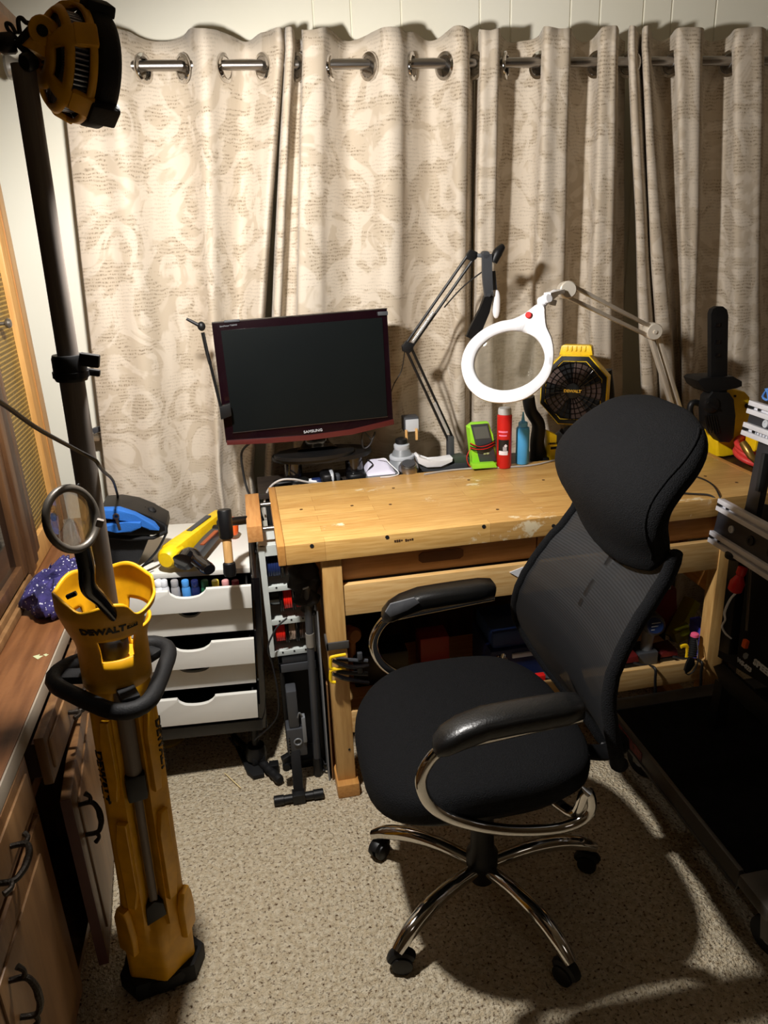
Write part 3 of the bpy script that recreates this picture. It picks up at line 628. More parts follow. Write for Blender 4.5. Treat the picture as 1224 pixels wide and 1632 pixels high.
# head : axis a points away into the room
hc = aty(119, 103, 1.41)
aimg = (R @ V((.97, .25, 0))); vd = ray(113, 100).normalized(); ax = (aimg * .80 + vd * .60).normalized()
hx, hy_ = frame_of(ax, Z)
top = W[wl] @ V((0, 0, 1.87))
def HP(u, v_, w): return hc + ax * u + hx * v_ + hy_ * w
def hr(px, py): return aty(px, py, 1.385)
bm = nb(); lathe(bm, [(.042, .0), (.07, .003), (.08, .010), (.084, .016), (.084, .036), (.079, .043), (.066, .045), (.064, .04)], hc, ax, 48); rim = obj('lamp_rim', bm, BLKR, wl)
for q in (math.radians(25), math.radians(145), math.radians(265)):
    bm = nb(); c = hx * math.cos(q) + hy_ * math.sin(q); t = ax.cross(c); rbox(bm, hc + c * .086 + ax * .024, t, ax, c, .036, .044, .018, .005)
    obj('rim_bumper', bm, BLKR, rim)
LED = bpy.data.materials.new('led_lens'); LED.use_nodes = True; b = bsdf(LED); b.inputs['Base Color'].default_value = (.9, .93, .95, 1); b.inputs['Emission Color'].default_value = (1, .93, .82, 1); b.inputs['Emission Strength'].default_value = 6
bm = nb(); lathe(bm, [(.0, .039), (.04, .041), (.064, .040), (.064, .038), (0, .037)], hc, ax, 40); obj('lens', bm, LED, rim)
# yellow cage behind the rim: dome shell with radial openings showing the finned heatsink
bm = nb(); nu, nv = 60, 12; vs = {}
def dome(i, j):
    t = 2 * PI * i / nu; s = j / nv; r = .080 * math.sin(PI / 2 * (.16 + .84 * s)) ; u = -.054 * math.cos(PI / 2 * s) ** .8
    return hc + ax * (u + .006) + (hx * math.cos(t) + hy_ * math.sin(t)) * r
for i in range(nu):
    for j in range(nv):
        t = (i % 12)
        if 2 <= t <= 9 and (j in (3, 4, 5) or j in (8, 9, 10)): continue
        q = []
        for a, b_ in ((i, j), (i + 1, j), (i + 1, j + 1), (i, j + 1)):
            a %= nu
            if (a, b_) not in vs: vs[(a, b_)] = bm.verts.new(dome(a, b_))
            q.append(vs[(a, b_)])
        bm.faces.new(q)
cage = obj('lamp_cage', bm, YEL, wl, solid=.006)
for i in range(5):
    bm = nb(); a = 2 * PI * (i * 12 + 11.9) / 60; c = hx * math.cos(a) + hy_ * math.sin(a); t = ax.cross(c); bar(bm, hc + c * .072 - ax * .024, hc + c * .083 + ax * .008, .034, .012, up=c, bev=.005)
    obj('cage_lug', bm, YEL, cage)
bm = nb()
for i in range(60):
    a = 2 * PI * i / 60; c = hx * math.cos(a) + hy_ * math.sin(a); t = ax.cross(c); rbox(bm, hc + c * .046 - ax * .016, c, t, ax, .046, .002, .026)
obj('heatsink_fin', bm, mat('heatsink_aluminium', (196, 200, 214), .35, .6), rim)
bm = nb(); lathe(bm, [(.018, -.042), (.034, -.022), (.042, .0)], hc, ax, 24); obj('heatsink_core', bm, DARK, rim)
# pivot arm, knob and bracket
kn = hr(73, 52); bk = hr(35, 62)
bm = nb(); tube(bm, [hr(50, 60), kn, hc - ax * .055], [.012, .018, .024], 14); lathe(bm, [(.019, -.024), (.021, -.02), (.021, .02), (.019, .024)], kn, (0, 1, .1), 20); obj('pivot_arm', bm, YEL, wl)
bm = nb(); lathe(bm, [(.008, -.027), (.008, .027)], kn, (0, 1, .1), 14); obj('pivot_bolt', bm, BLK, wl)
bm = nb(); bar(bm, top - Z * .02, top + Z * .03, .03, .03, bev=.004); bar(bm, top + Z * .018, kn - X * .014, .026, .022, bev=.004); lathe(bm, [(.012, 0), (.015, .004), (.015, .02), (.010, .026)], bk + V((-.01, 0, -.005)), (-1, -.2, -.1), 10); lathe(bm, [(.011, 0), (.013, .003), (.013, .016), (.01, .02)], bk + V((.012, -.01, -.03)), (-.5, -.8, -.3), 10)
obj('tilt_bracket', bm, BLK, wl)
bm = nb(); tube(bm, sm([hr(36, 70), hr(15, 50), hr(10, 38), hr(18, 40), hr(26, 55)], 5), .003, 8); tube(bm, sm([hr(32, 55), hr(29, 33), hr(34, 29), hr(42, 36), hr(52, 37), hr(68, 36)], 5), .0035, 8); obj('lamp_cord', bm, CORDM, wl)
LP = hc + ax * .07
L = bpy.data.lights.new('work_light_beam', 'SPOT'); L.energy = 114; L.shadow_soft_size = .04; L.color = (1, .96, .91); L.spot_size = math.radians(178); L.spot_blend = .5
lo_ = bpy.data.objects.new('work_light_beam', L); C.objects.link(lo_); lo_.location = LP; lo_.rotation_euler = V((.40, .50, -.77)).to_track_quat('-Z', 'Y').to_euler()

# magnifying glass standing in the cup
mg = thing('magnifying_glass', 'magnifying glass with grey rim and black curved handle standing in the yellow cup', 'magnifier', aty(170, 950, 1.27))
mc = aty(115, 827, 1.25); n = (EYEP - mc).normalized(); n = (n + V((1.15, .0, .05))).normalized()
bm = nb(); torus(bm, mc, n, .0515, .0068, 40, 10); obj('rim', bm, mat('grey_pewter_rim', (92, 86, 78), .4, .5), mg)
bm = nb(); lathe(bm, [(0, -.004), (.03, -.003), (.048, -.001), (.048, .001), (.03, .003), (0, .004)], mc, n, 36); obj('lens', bm, GLASS, mg)
bm = nb(); bar(bm, aty(153, 832, 1.25), aty(165, 835, 1.25), .01, .014, bev=.003); obj('hinge_clip', bm, MAST, mg)
bm = nb(); tube(bm, sm([aty(131, 872, 1.25), aty(138, 905, 1.25), aty(141, 935, 1.25), aty(160, 955, 1.27), aty(185, 985, 1.31)], 6), [.017, .0165, .016, .013, .011], 14, flat=.7, up=n); bar(bm, aty(122, 945, 1.25), aty(106, 952, 1.25), .008, .008, bev=.002); obj('handle', bm, BLKG, mg)

# ================================================================== OFFICE CHAIR
ch = thing('office_chair', 'black high backed mesh office chair with chrome arms and five star chrome base', 'chair', (.46, 1.42, 0))
Y0 = 1.455
tb = [(1.12, .762, .228), (1.05, .768, .236), (1.0, .785, .228), (.95, .783, .213), (.9, .752, .217), (.85, .712, .228), (.8, .682, .237), (.75, .658, .247), (.7, .646, .262), (.65, .646, .282), (.6, .655, .292), (.55, .676, .262), (.5, .703, .214), (.45, .738, .157), (.40, .777, .105), (.36, .80, .062), (.33, .815, .04)]
def tab(z):
    for (z0, x0, w0), (z1, x1, w1) in zip(tb, tb[1:]):
        if z >= z1:
            k = (z - z1) / (z0 - z1); k = k * k * (3 - 2 * k) * .3 + k * .7; return x1 + (x0 - x1) * k, w1 + (w0 - w1) * k
    return tb[-1][1:]
def seatf(p):
    u = -(p.x - .43) / .255; v_ = (p.y - Y0) / .27
    z = p.z - .060 * max(0, u - .15) ** 2 + .012 * v_ * v_ - .03 * max(0, -u - .6) - (.012 if p.z > .5 else 0) * (1 - v_ * v_) * (1 - u * u)
    return V((p.x, p.y, z))
bm = nb(); puff(bm, (.43, Y0, .48), X * .262, Y * .268, Z * .058, .55, .66, 48, 20, seatf); seat = obj('seat', bm, FABB, ch, smooth=80)
bm = nb(); puff(bm, (.43, Y0, .452), X * .25, Y * .258, Z * .03, .4, .72, 48, 8, seatf); obj('seat_shell', bm, BLK, seat)
bm = nb()
def bk_(u, v_):
    z = 1.0 - .66 * v_; x, w = tab(z); u = 2 * u - 1
    return V((x + .028 * (1 - u * u) * (1 if z < .95 else .5), Y0 + u * w, z))
grid(bm, bk_, 30, 40); back = obj('backrest', bm, MESHB, ch, smooth=80)
for s, r in ((-1, .0155), (1, .0125)):
    zs = [1.0 - .67 * i / 30 for i in range(31)]
    pts = [V((tab(z)[0] + .004, Y0 + s * tab(z)[1], z)) for z in zs]
    bm = nb(); tube(bm, pts, [r * .8] + [r] * 26 + [r * 1.1, r * 1.15, r * 1.1, r * .8], 12); obj('back_frame', bm, FABB, ch, smooth=80)
bm = nb(); pts = [V((tab(z)[0] + .045, Y0, z)) for z in (.97, .88, .8, .7, .6, .5, .42, .37)] + [V((.79, Y0, .35)), V((.70, Y0, .375)), V((.55, Y0, .40))]
tube(bm, sm(pts, 4), .016, 10, flat=1.6, up=Y); tube(bm, sm([(.812, Y0 - .045, .335), (.825, Y0, .33), (.812, Y0 + .045, .335)], 4), .015, 10); obj('back_spine', bm, BLK, ch)
hp = [(.772, .905, .170, .006), (.772, .925, .192, .018), (.768, .965, .213, .026), (.752, 1.015, .228, .033), (.737, 1.06, .238, .036), (.741, 1.10, .241, .036), (.768, 1.138, .238, .035), (.806, 1.172, .228, .032), (.842, 1.203, .202, .026), (.868, 1.222, .155, .017), (.884, 1.233, .09, .008)]
ctr = sm([(x, w, z) for x, z, w, t in hp], 3); thk = sm([(t, 0, 0) for x, z, w, t in hp], 3); rings = []
for i, (p, q) in enumerate(zip(ctr, thk)):
    a, b = ctr[max(0, i - 1)], ctr[min(len(ctr) - 1, i + 1)]; tg = V((b.x - a.x, 0, b.z - a.z)).normalized(); nn = V((-tg.z, 0, tg.x))
    if i == 0 or i == len(ctr) - 1: pass
    r = []
    for j in range(44):
        t = 2 * PI * j / 44; yy = p.y * sgp(math.cos(t), .5); k = (yy / .24) ** 2
        low = max(0, (1.03 - p.z) / .11)
        r.append(V((p.x, Y0 + yy, p.z + .055 * k * low)) + nn * (q.x * sgp(math.sin(t), .7) - .02 * (k - .4)))
    rings.append(r)
bm = nb(); skin(bm, rings); hd = obj('headrest', bm, FABB, ch, smooth=80)
bm = nb(); tube(bm, [r[18] for r in rings[5:-4]], .0028, 8); obj('piping', bm, FABB, hd)
for s in (-1, 1):
    ay = Y0 + s * .272; rg = []
    xs = [.282, .287, .305, .335, .385, .44, .50, .55, .582, .59]
    for x, k in zip(xs, (.25, .62, .9, 1, 1, 1, 1, .97, .8, .35)):
        zc = .708 - 2.2 * max(0, .42 - x) ** 2 + .03 * (x - .45) * (x > .45); yy = ay
        rg.append([V((x, yy + .037 * k * sgp(math.cos(2 * PI * j / 24), .7), zc + .026 * k * sgp(math.sin(2 * PI * j / 24), .7))) for j in range(24)])
    bm = nb(); skin(bm, rg); pad = obj('armrest_pad', bm, LEA, ch, smooth=70)
    if s == 1:
        bm = nb(); q = [aty(px, py, ay - .041) for px, py in ((614, 975), (622, 962), (660, 952), (668, 960), (650, 972), (622, 983))]
        prism(bm, q, (0, .006, 0), .001); obj('scuff_patch', bm, mat('worn_grey_leather', (92, 94, 98), .5, nscale=60), pad)
    px = [(925, 1142), (880, 1152), (800, 1170), (730, 1186), (700, 1196), (678, 1222), (671, 1250), (684, 1280), (716, 1302), (770, 1318), (830, 1324), (890, 1320), (928, 1306), (942, 1284), (934, 1262)]
    pts = [aty(a, b, 1.183) for a, b in px]; pts = [V((p.x, Y0 + s * .272, p.z)) for p in pts]
    pts += [V((pts[-1].x - .015, Y0 + s * .255, .425)), V((pts[-1].x - .05, Y0 + s * .20, .43))]
    bm = nb(); tube(bm, sm(pts, 5), .0125, 12); obj('armrest_tube', bm, CHR, ch)
bc = V((.46, 1.42, 0)); 
bm = nb(); lathe(bm, [(.022, .045), (.03, .05), (.036, .085), (.04, .10), (.04, .135), (.03, .15), (.028, .26), (.034, .265), (.034, .40)], bc, Z, 28); obj('gas_column', bm, BLK, ch)
bm = nb(); hexa(bm, [(.38, Y0 - .09, .385), (.58, Y0 - .09, .385), (.58, Y0 + .09, .385), (.38, Y0 + .09, .385), (.33, Y0 - .13, .43), (.62, Y0 - .13, .43), (.62, Y0 + .13, .43), (.33, Y0 + .13, .43)], .008); obj('seat_mechanism', bm, BLK, ch)
for k in range(5):
    a = math.radians((2, 74, 143, 214, 292)[k]); c = V((math.cos(a), math.sin(a), 0)); t = V((-c.y, c.x, 0))
    pts = sm([bc + c * .03 + Z * .095, bc + c * .12 + Z * .112, bc + c * .2 + Z * .112, bc + c * .265 + Z * .095, bc + c * .31 + Z * .068], 6)
    bm = nb(); tube(bm, pts, [.017, .0185, .0195, .0195, .015], 14); leg = obj('leg', bm, CHR, ch)
    w = bc + c * .295
    sw = V((math.cos(a + .9 + k), math.sin(a + .9 + k), 0)); bm = nb()
    for s in (-1, 1): lathe(bm, [(.018, -.009), (.024, -.007), (.0255, 0), (.024, .007), (.016, .009)], w + sw * .0125 * s + Z * .0255, sw, 20)
    lathe(bm, [(.006, .03), (.006, .07)], w, Z, 10)
    t2 = V((-sw.y, sw.x, 0)); tube(bm, [w + t2 * .027 * math.cos(q) + Z * (.0255 + .027 * math.sin(q)) for q in [PI * (.05 + .8 * i / 8) for i in range(9)]], .011, 8, flat=1.4, up=sw)
    obj('caster', bm, BLK, ch)

RL = bpy.data.lights.new('fill_light', 'AREA'); RL.energy = 1.3; RL.size = .5; RL.color = (1, .9, .78); ro = bpy.data.objects.new('fill_light', RL); C.objects.link(ro); ro.location = (.9, -.9, 2.4)  # added fill light out of view, lifts the sides the work light misses
# ================================================================== MONITOR
YM = 2.40; SZ_ = .8185
mo = thing('monitor', 'black flat screen monitor with burgundy bezel on an oval black stand', 'monitor', (.2, 2.42, .83))
def mp(px, py, y=YM): return aty(px, py, y)
TL, TR, BR, BL = mp(337, 515), mp(617, 492), mp(627, 672), mp(360, 706)
n_m = (TR - TL).cross(BL - TL).normalized(); n_m = n_m if n_m.y < 0 else -n_m
bm = nb(); prism(bm, [p - n_m * .018 for p in (TL, TR, BR, mp(560, 688), mp(494, 697), mp(428, 703), BL)], n_m * .036, .004); obj('housing', bm, BEZEL, mo)
bm = nb(); q = [mp(352, 527, YM - .0005), mp(609, 506, YM - .0005), mp(617, 663, YM - .0005), mp(372, 689, YM - .0005)]; prism(bm, [p + n_m * .0005 for p in q], n_m * .003); obj('screen', bm, SCREEN, mo)
lq = [mp(px, py, YM - .002) for px, py in ((361, 702), (428, 698), (494, 693), (560, 684), (627, 668), (628, 676), (562, 692), (494, 701), (428, 706), (362, 709))]
bm = nb(); prism(bm, lq, n_m * .008, .001); obj('lower_edge', bm, MAROON, mo)
bm = nb(); tube(bm, [mp(371, 690, YM - .006), mp(618, 664, YM - .006)], .0009, 6); obj('silver_trim', bm, STEEL, mo); bm = nb(); tube(bm, [mp(338, 514, YM - .002), mp(617, 491.5, YM - .002)], .0016, 6); obj('silver_trim', bm, STEEL, mo)
xd = (BR - BL).normalized()
text('brand_logo', 'SAMSUNG', .0085, mp(499, 687, YM - .003), xd, Z, LGREY, mo, wide=1.15, bold=.0001)
text('model_text', 'SyncMaster T260HD', .0045, mp(364, 519, YM - .003), xd, Z, GREY, mo, depth=.0006)
bm = nb(); bar(bm, mp(602, 500, YM - .004), mp(618, 499, YM - .004), .008, .012, bev=.002); bar(bm, mp(357, 512.5, YM), mp(382, 510.5, YM), .012, .007, bev=.002); obj('tape_tab', bm, DGREY, mo)
bc_ = aty(507, 724, 2.455)
bm = nb(); prism(bm, disc(bc_ + V((.015, .02, -.006)), X, Y, .17, .088, 48), (0, 0, .014), .004); obj('stand_base', bm, BLK, mo)
bm = nb(); prism(bm, disc(bc_ + V((-.012, -.006, .007)), X, Y, .135, .072, 48), (0, 0, .012), .004); obj('stand_plate', bm, BLK, mo)
bm = nb(); a = bc_ + V((0, .03, .01)); tube(bm, sm([a, a + Z * .03 + Y * .01, a + V((.005, .02, .10))], 5), [.055, .032, .03], 18, flat=1.3, up=X); obj('stand_neck', bm, BLKG, mo)
bm = nb()
for px in (468, 565):
    p = aty(px, 752, 2.44); lathe(bm, [(.03, 0), (.03, bc_.z - SZ_ - .012)], V((p.x, bc_.y - .01, SZ_)), Z, 24)
    obj('riser_foot', bm, BLKG, mo); bm = nb()
bm.free()
# loose cables at the monitor
def cable(name, pts, r, m, label, n=8, cat='cable', group=None):
    bm = nb(); tube(bm, sm(pts, n), r, 8); return single(name, bm, m, label, cat, group, base=V(pts[0]))
cable('power_cable', [mp(398, 706, 2.44), mp(385, 722, 2.46), mp(388, 755, 2.46), mp(396, 785, 2.44), mp(410, 805, 2.42), mp(420, 830, 2.40)], .004, CORDM, 'black cable drooping from the monitor past the vise to the floor')
cable('video_cable', [mp(598, 690, 2.43), mp(592, 700, 2.43), mp(580, 688, 2.43), mp(577, 700, 2.43), mp(580, 714, 2.43), mp(590, 708, 2.43), mp(598, 688, 2.43)], .003, CORDM, 'black cable looped under the lower right of the monitor')
cable('thin_cable', [aty(645, 560, 2.44), aty(640, 590, 2.46), aty(628, 612, 2.46), aty(622, 630, 2.46)], .0018, CORDM, 'thin black cord hanging from the spring arm elbow to the monitor')
g = [atz(428, 800, .842), atz(424, 786, .845), atz(436, 772, .845), atz(458, 765, .845), atz(490, 770, .845), atz(530, 771, .845), atz(575, 766, .845)]
g = [aty(424, 828, 2.3), aty(421, 805, 2.37)] + [aty(px, py, 2.375) for px, py in ((428, 780), (445, 766), (468, 764), (495, 769), (530, 770), (577, 766))]
cable('usb_cable', g, .0035, CORDG, 'grey cable curling over the back left corner of the workbench')
cable('grey_lead', [atz(676, 756, .844), atz(712, 750, .844), atz(760, 746, .844), atz(800, 745, .844), atz(850, 741, .844), atz(885, 733, .844)], .0028, CORDG, 'grey lead along the back edge of the workbench under the bottles')
# clip on arm at the monitor's side
ca = thing('clip_stand', 'thin black jointed arm with a square box clipped to the monitor side', 'clip arm', aty(358, 655, 2.37))
bm = nb(); tube(bm, [aty(297, 508, 2.37), aty(318, 519, 2.37)], [.004, .006], 8); puff(bm, aty(321, 520, 2.37), X * .012, Y * .01, Z * .014, 1, 1, 12, 8); obj('arm_head', bm, BLK, ca)
bm = nb(); tube(bm, [aty(323, 530, 2.37), aty(330, 562, 2.37), aty(335, 580, 2.37)], .0055, 8); tube(bm, [aty(325, 532, 2.365), aty(333, 575, 2.365)], .003, 6); obj('upper_link', bm, BLK, ca)
bm = nb(); tube(bm, [aty(335, 580, 2.37), aty(346, 625, 2.37), aty(352, 650, 2.37)], .0045, 8); obj('lower_link', bm, BLK, ca)
bm = nb(); cc = aty(359.5, 655, 2.36); d1 = aty(368, 642, 2.36) - aty(352, 648, 2.36); rbox(bm, cc, d1, Y, Z, .036, .018, .04, .003); obj('box', bm, BLK, ca)

# ================================================================== BLACK SPRING ARM
sa = thing('desk_boom', 'black balanced spring arm with a hinged strap hanging from its tip beside the monitor', 'spring arm', atz(722, 722, .82))
b0, el, tp = aty(718, 700, 2.45), aty(650, 553, 2.43), aty(752, 407, 2.38)
def side(a, b): 
    d = (b - a).normalized(); return d.cross(Y).normalized()
s1 = side(b0, el); s2 = side(el, tp)
bm = nb()
for k in (-1, 1): tube(bm, [b0 + s1 * .009 * k, el + s1 * .009 * k], .0045, 8)
obj('lower_arm', bm, BLK, sa)
bm = nb()
for k in (-1, 1): tube(bm, [el + s2 * .011 * k, tp + s2 * .011 * k], .0045, 8)
obj('upper_arm', bm, BLK, sa)
bm = nb()
def spring(bm, a, b, r, turns):
    a, b = V(a), V(b); x, y = frame_of(b - a); n = turns * 8
    tube(bm, [a.lerp(b, i / n) + (x * math.cos(2 * PI * i / 8) + y * math.sin(2 * PI * i / 8)) * r for i in range(n + 1)], .0011, 5)
for a, b in ((b0.lerp(el, .08) - Y * .012, b0.lerp(el, .42) - Y * .012), (el.lerp(tp, .06) - Y * .012, el.lerp(tp, .40) - Y * .012)): 
    spring(bm, a, b, .005, 26)
    obj('spring', bm, mat('bright_spring_wire', (190, 190, 190), .3, .4), sa); bm = nb()
bm.free()
for p, s in ((el, .02), (tp, .018)):
    bm = nb(); x = side(b0, tp); prism(bm, [p + X * a * s + Z * b * s for a, b in ((-1, .2), (-.3, 1), (.9, .5), (.8, -.5), (.1, -1), (-.9, -.6))], (0, .018, 0), .002); lathe(bm, [(.004, -.013), (.004, .013)], p + X * .005, Y, 10); obj('joint_plate', bm, BLK, sa)
bm = nb(); box(bm, b0.x - .011, b0.x + .011, 2.44, 2.47, .845, b0.z + .012, .003); lathe(bm, [(.009, 0), (.009, .03)], V((b0.x, 2.455, .818)), Z, 12); box(bm, b0.x - .02, b0.x + .02, 2.42, 2.48, .819, .828, .002); obj('clamp', bm, DGREY, sa)
bm = nb(); t1 = aty(773, 408, 2.37); bar(bm, tp + X * .012, t1, .012, .012, bev=.002); lathe(bm, [(.011, -.016), (.011, .016)], t1 + Z * .004, Y, 12); obj('tip_joint', bm, DGREY, sa)
bm = nb(); tube(bm, sm([aty(786, 418, 2.37), aty(793, 403, 2.37), aty(801, 393, 2.37), aty(803, 391, 2.37)], 4), [.013, .016, .010, .004], 12); obj('lamp_socket', bm, BLK, sa)
def strip(bm, pts, w, t, y):
    P = [aty(a, b, y) for a, b in pts]; L_, R_ = [], []
    for i, p in enumerate(P):
        d = (P[min(i + 1, len(P) - 1)] - P[max(i - 1, 0)]).normalized(); s = d.cross(Y).normalized(); ww = w[i] if isinstance(w, list) else w
        L_.append(p + s * ww); R_.append(p - s * ww)
    prism(bm, L_ + R_[::-1], (0, t, 0), .001)
bm = nb(); strip(bm, [(776, 405), (776, 430), (777, 450), (779, 472)], [.016, .0155, .015, .014], .012, 2.36); lathe(bm, [(.005, -.012), (.005, .012)], aty(778, 470, 2.36), Y, 12); st1 = obj('strap_link', bm, DGREY, sa)
bm = nb(); strip(bm, [(779, 470), (772, 495), (760, 520), (750, 540)], [.014, .017, .02, .018], .014, 2.365); obj('strap_flap', bm, BLK, sa)
bm = nb(); strip(bm, [(785, 432), (788, 462)], .008, .01, 2.375); obj('strap_inner', bm, DGREY, sa)
bm = nb(); puff(bm, aty(791, 485, 2.37), X * .013, Y * .009, Z * .044, .8, .9, 16, 12); obj('white_pad', bm, WHT, sa)
bm = nb(); tube(bm, sm([aty(780, 425, 2.39), aty(750, 447, 2.40), aty(730, 465, 2.41), aty(708, 490, 2.42)], 5), .0022, 6); obj('cord', bm, CORDM, sa)

# ================================================================== WHITE RING MAGNIFIER
ml = thing('magnifier_lamp', 'white ring magnifier lamp with red button on a long cream jointed arm', 'lamp', aty(1085, 690, 2.34))
hcn = aty(811, 571, 2.08); nrm = ((EYEP - hcn).normalized() + V((-.10, 0, .03))).normalized()
def mpp(px, py, d=0): return onpl(px, py, hcn + nrm * d, nrm)
ring = []
u_ = (mpp(880, 545) - hcn); out = [(883, 565), (878, 595), (862, 618), (835, 637), (800, 643), (768, 637), (746, 618), (736, 592), (737, 568), (748, 545), (770, 525), (795, 513), (818, 508), (838, 498), (852, 487), (862, 483), (869, 487), (870, 502), (872, 520), (880, 540)]
out = sm([mpp(*p) for p in out], 5, True); N_ = len(out); cen = mpp(811, 575)
inn = [(868, 566), (865, 585), (855, 600), (838, 613), (815, 621), (792, 621), (770, 612), (759, 597), (756, 580), (762, 560), (776, 544), (795, 533), (818, 528), (842, 532), (859, 545)]
inn = sm([mpp(*p) for p in inn], 7, True)
def ang(p): d = p - cen; return math.atan2(d.dot(V((0, 0, 1))), d.dot(X))
inn.sort(key=ang)
def inner_at(a):
    best = min(inn, key=lambda p: abs((ang(p) - a + PI) % (2 * PI) - PI)); return best
rings = []
for p in out:
    q = inner_at(ang(p)); d = (p - q)
    rings.append([q - nrm * .012, q + nrm * .004, q + d * .1 + nrm * .012, q + d * .5 + nrm * .017, p - d * .07 + nrm * .012, p + nrm * .002, p - nrm * .01, p - d * .1 - nrm * .02, q + d * .2 - nrm * .02])
bm = nb(); skin(bm, rings, False, True); obj('ring_head', bm, WHT, ml, smooth=50)
bm = nb()
vs_f = [cen + (p - cen) * 1.03 for p in inn]
rr_ = [[cen + (p - cen) * k + nrm * (t) for p in vs_f] for k, t in ((.02, .009), (.5, .007), (.9, .002), (1, 0), (1, -.004), (.9, -.006), (.5, -.011), (.02, -.013))]
skin(bm, rr_); obj('lens', bm, GLASS, ml, smooth=60)
bm = nb(); lathe(bm, [(.009, .0), (.009, .022), (.007, .024)], mpp(843, 503), nrm, 20); obj('red_button', bm, RED, ml)
j0, j1, e1 = mpp(868, 478, -.01), aty(903, 462, 2.17), aty(1035, 528, 2.30)
bm = nb(); tube(bm, [mpp(862, 487, -.012), j0, aty(884, 468, 2.12)], [.013, .014, .012], 12); lathe(bm, [(.011, -.02), (.013, -.017), (.013, .017), (.011, .02)], j0, (.3, -.9, .3), 14); bar(bm, aty(872, 470, 2.08), aty(895, 464, 2.15), .022, .012, bev=.003); obj('neck_joint', bm, WHT, ml)
bm = nb(); bar(bm, aty(876, 481, 2.09), aty(886, 483, 2.09), .012, .016, bev=.003); obj('neck_knob', bm, WHT, ml)
bm = nb(); lathe(bm, [(.022, -.02), (.025, -.017), (.025, .017), (.022, .02)], j1, (.1, 1, -.1), 20); obj('upper_knuckle', bm, CREAMM, ml)
sd = (e1 - j1).normalized().cross(Y).normalized(); bm = nb()
for k in (-1, 1): bar(bm, j1 + sd * .017 * k, e1 + sd * .014 * k, .022, .011, up=sd, bev=.002)
obj('upper_arm', bm, CREAMM, ml)
bm = nb(); lathe(bm, [(.024, -.022), (.027, -.018), (.027, .018), (.024, .022)], e1 + V((.01, 0, 0)), (.1, 1, 0), 20); lathe(bm, [(.006, -.026), (.006, .026)], e1 + V((.01, 0, 0)), (.1, 1, 0), 10); obj('elbow_knuckle', bm, CREAMM, ml)
b1 = aty(1090, 692, 2.42); sd = (b1 - e1).normalized().cross(Y).normalized(); bm = nb()
for k in (-1, 1): bar(bm, e1 + V((.01, 0, 0)) + sd * .012 * k, b1 + sd * .012 * k, .022, .012, up=sd, bev=.002)
obj('lower_arm', bm, CREAMM, ml)
bm = nb(); lathe(bm, [(.016, 0), (.016, .04)], V((b1.x, b1.y, .845)), Z, 16); box(bm, b1.x - .025, b1.x + .025, b1.y - .03, b1.y + .03, .819, .846, .003); obj('base_clamp', bm, CREAMM, ml)

# ================================================================== FAN
fn = thing('jobsite_fan', 'yellow and black octagonal jobsite fan on a battery stand behind the chair', 'fan', (1.10, 2.45, .82))
fc = aty(914, 622, 2.42); fnm = ((EYEP - fc).normalized() + V((-.22, -.1, -.12))).normalized(); fx, fy = frame_of(fnm, Z); fx, fy = -fy, fx
if fx.x < 0: fx = -fx
def octo(r, off=PI / 8, sq=1.06): return [fx * r * math.cos(off + k * PI / 4) + fy * r * sq * math.sin(off + k * PI / 4) for k in range(8)]
bm = nb(); skin(bm, [[fc + p * 1.0 - fnm * d for p in octo(r)] for r, d in ((.107, -.012), (.121, -.004), (.127, .03), (.12, .075), (.10, .085))]); hs2 = obj('housing', bm, YEL2, fn, smooth=25)
bm = nb(); skin(bm, [[fc + p + fnm * d for p in octo(r)] for r, d in ((.118, .004), (.117, .012), (.104, .018), (.102, .012))], cap=False); skin(bm, [[fc + p + fnm * .0125 for p in octo(r)] for r in (.10, .02)], cap=True); obj('front_bezel', bm, BLK, fn, smooth=25)
bm = nb()
for k in range(5): torus(bm, fc + fnm * .019, fnm, .026 + k * .0175, .0016, 40, 6)
for k in range(28):
    a = 2 * PI * k / 28; c = fx * math.cos(a) + fy * math.sin(a); t = fx * math.cos(a + .16) + fy * math.sin(a + .16); tube(bm, [fc + c * .022 + fnm * .020, fc + t * .1 + fnm * .016], .0014, 5)
obj('grille', bm, BLKG, fn)
bm = nb(); lathe(bm, [(.026, .012), (.026, .022), (.022, .025)], fc, fnm, 28); hb = obj('hub', bm, BLK, fn)
text('hub_logo', 'DEWALT', .0095, fc + fnm * .0255, fx, fy, mat('logo_yellow', (226, 178, 40), .5), hb, bold=.0006, wide=1.1)
bm = nb()
for k in range(5):
    a = 2 * PI * k / 5; c = fx * math.cos(a) + fy * math.sin(a); t = fnm.cross(c); hexa(bm, [fc + c * .02 - t * .012 + fnm * .013, fc + c * .095 - t * .03 + fnm * .0135, fc + c * .095 + t * .03 + fnm * .0145, fc + c * .02 + t * .012 + fnm * .0145] + [p + fnm * .0015 for p in (fc + c * .02 - t * .012 + fnm * .013, fc + c * .095 - t * .03 + fnm * .0135, fc + c * .095 + t * .03 + fnm * .0145, fc + c * .02 + t * .012 + fnm * .0145)])
    obj('blade', bm, mat('brown_fan_blade', (54, 32, 22), .6), fn); bm = nb()
bm.free()
bm = nb(); q = [(-.056, .118), (.056, .118), (.05, .148), (.042, .152), (-.042, .152), (-.05, .148)]; prism(bm, [fc + fx * a + fy * b - fnm * .03 for a, b in q], fnm * .05, .004)
for k in range(5): rbox(bm, fc + fx * (-.03 + .015 * k) + fy * .140 - fnm * .004, fx * .9 + fy * .4, fy, fnm, .006, .016, .006, .001)
obj('carry_handle', bm, YEL2, fn)
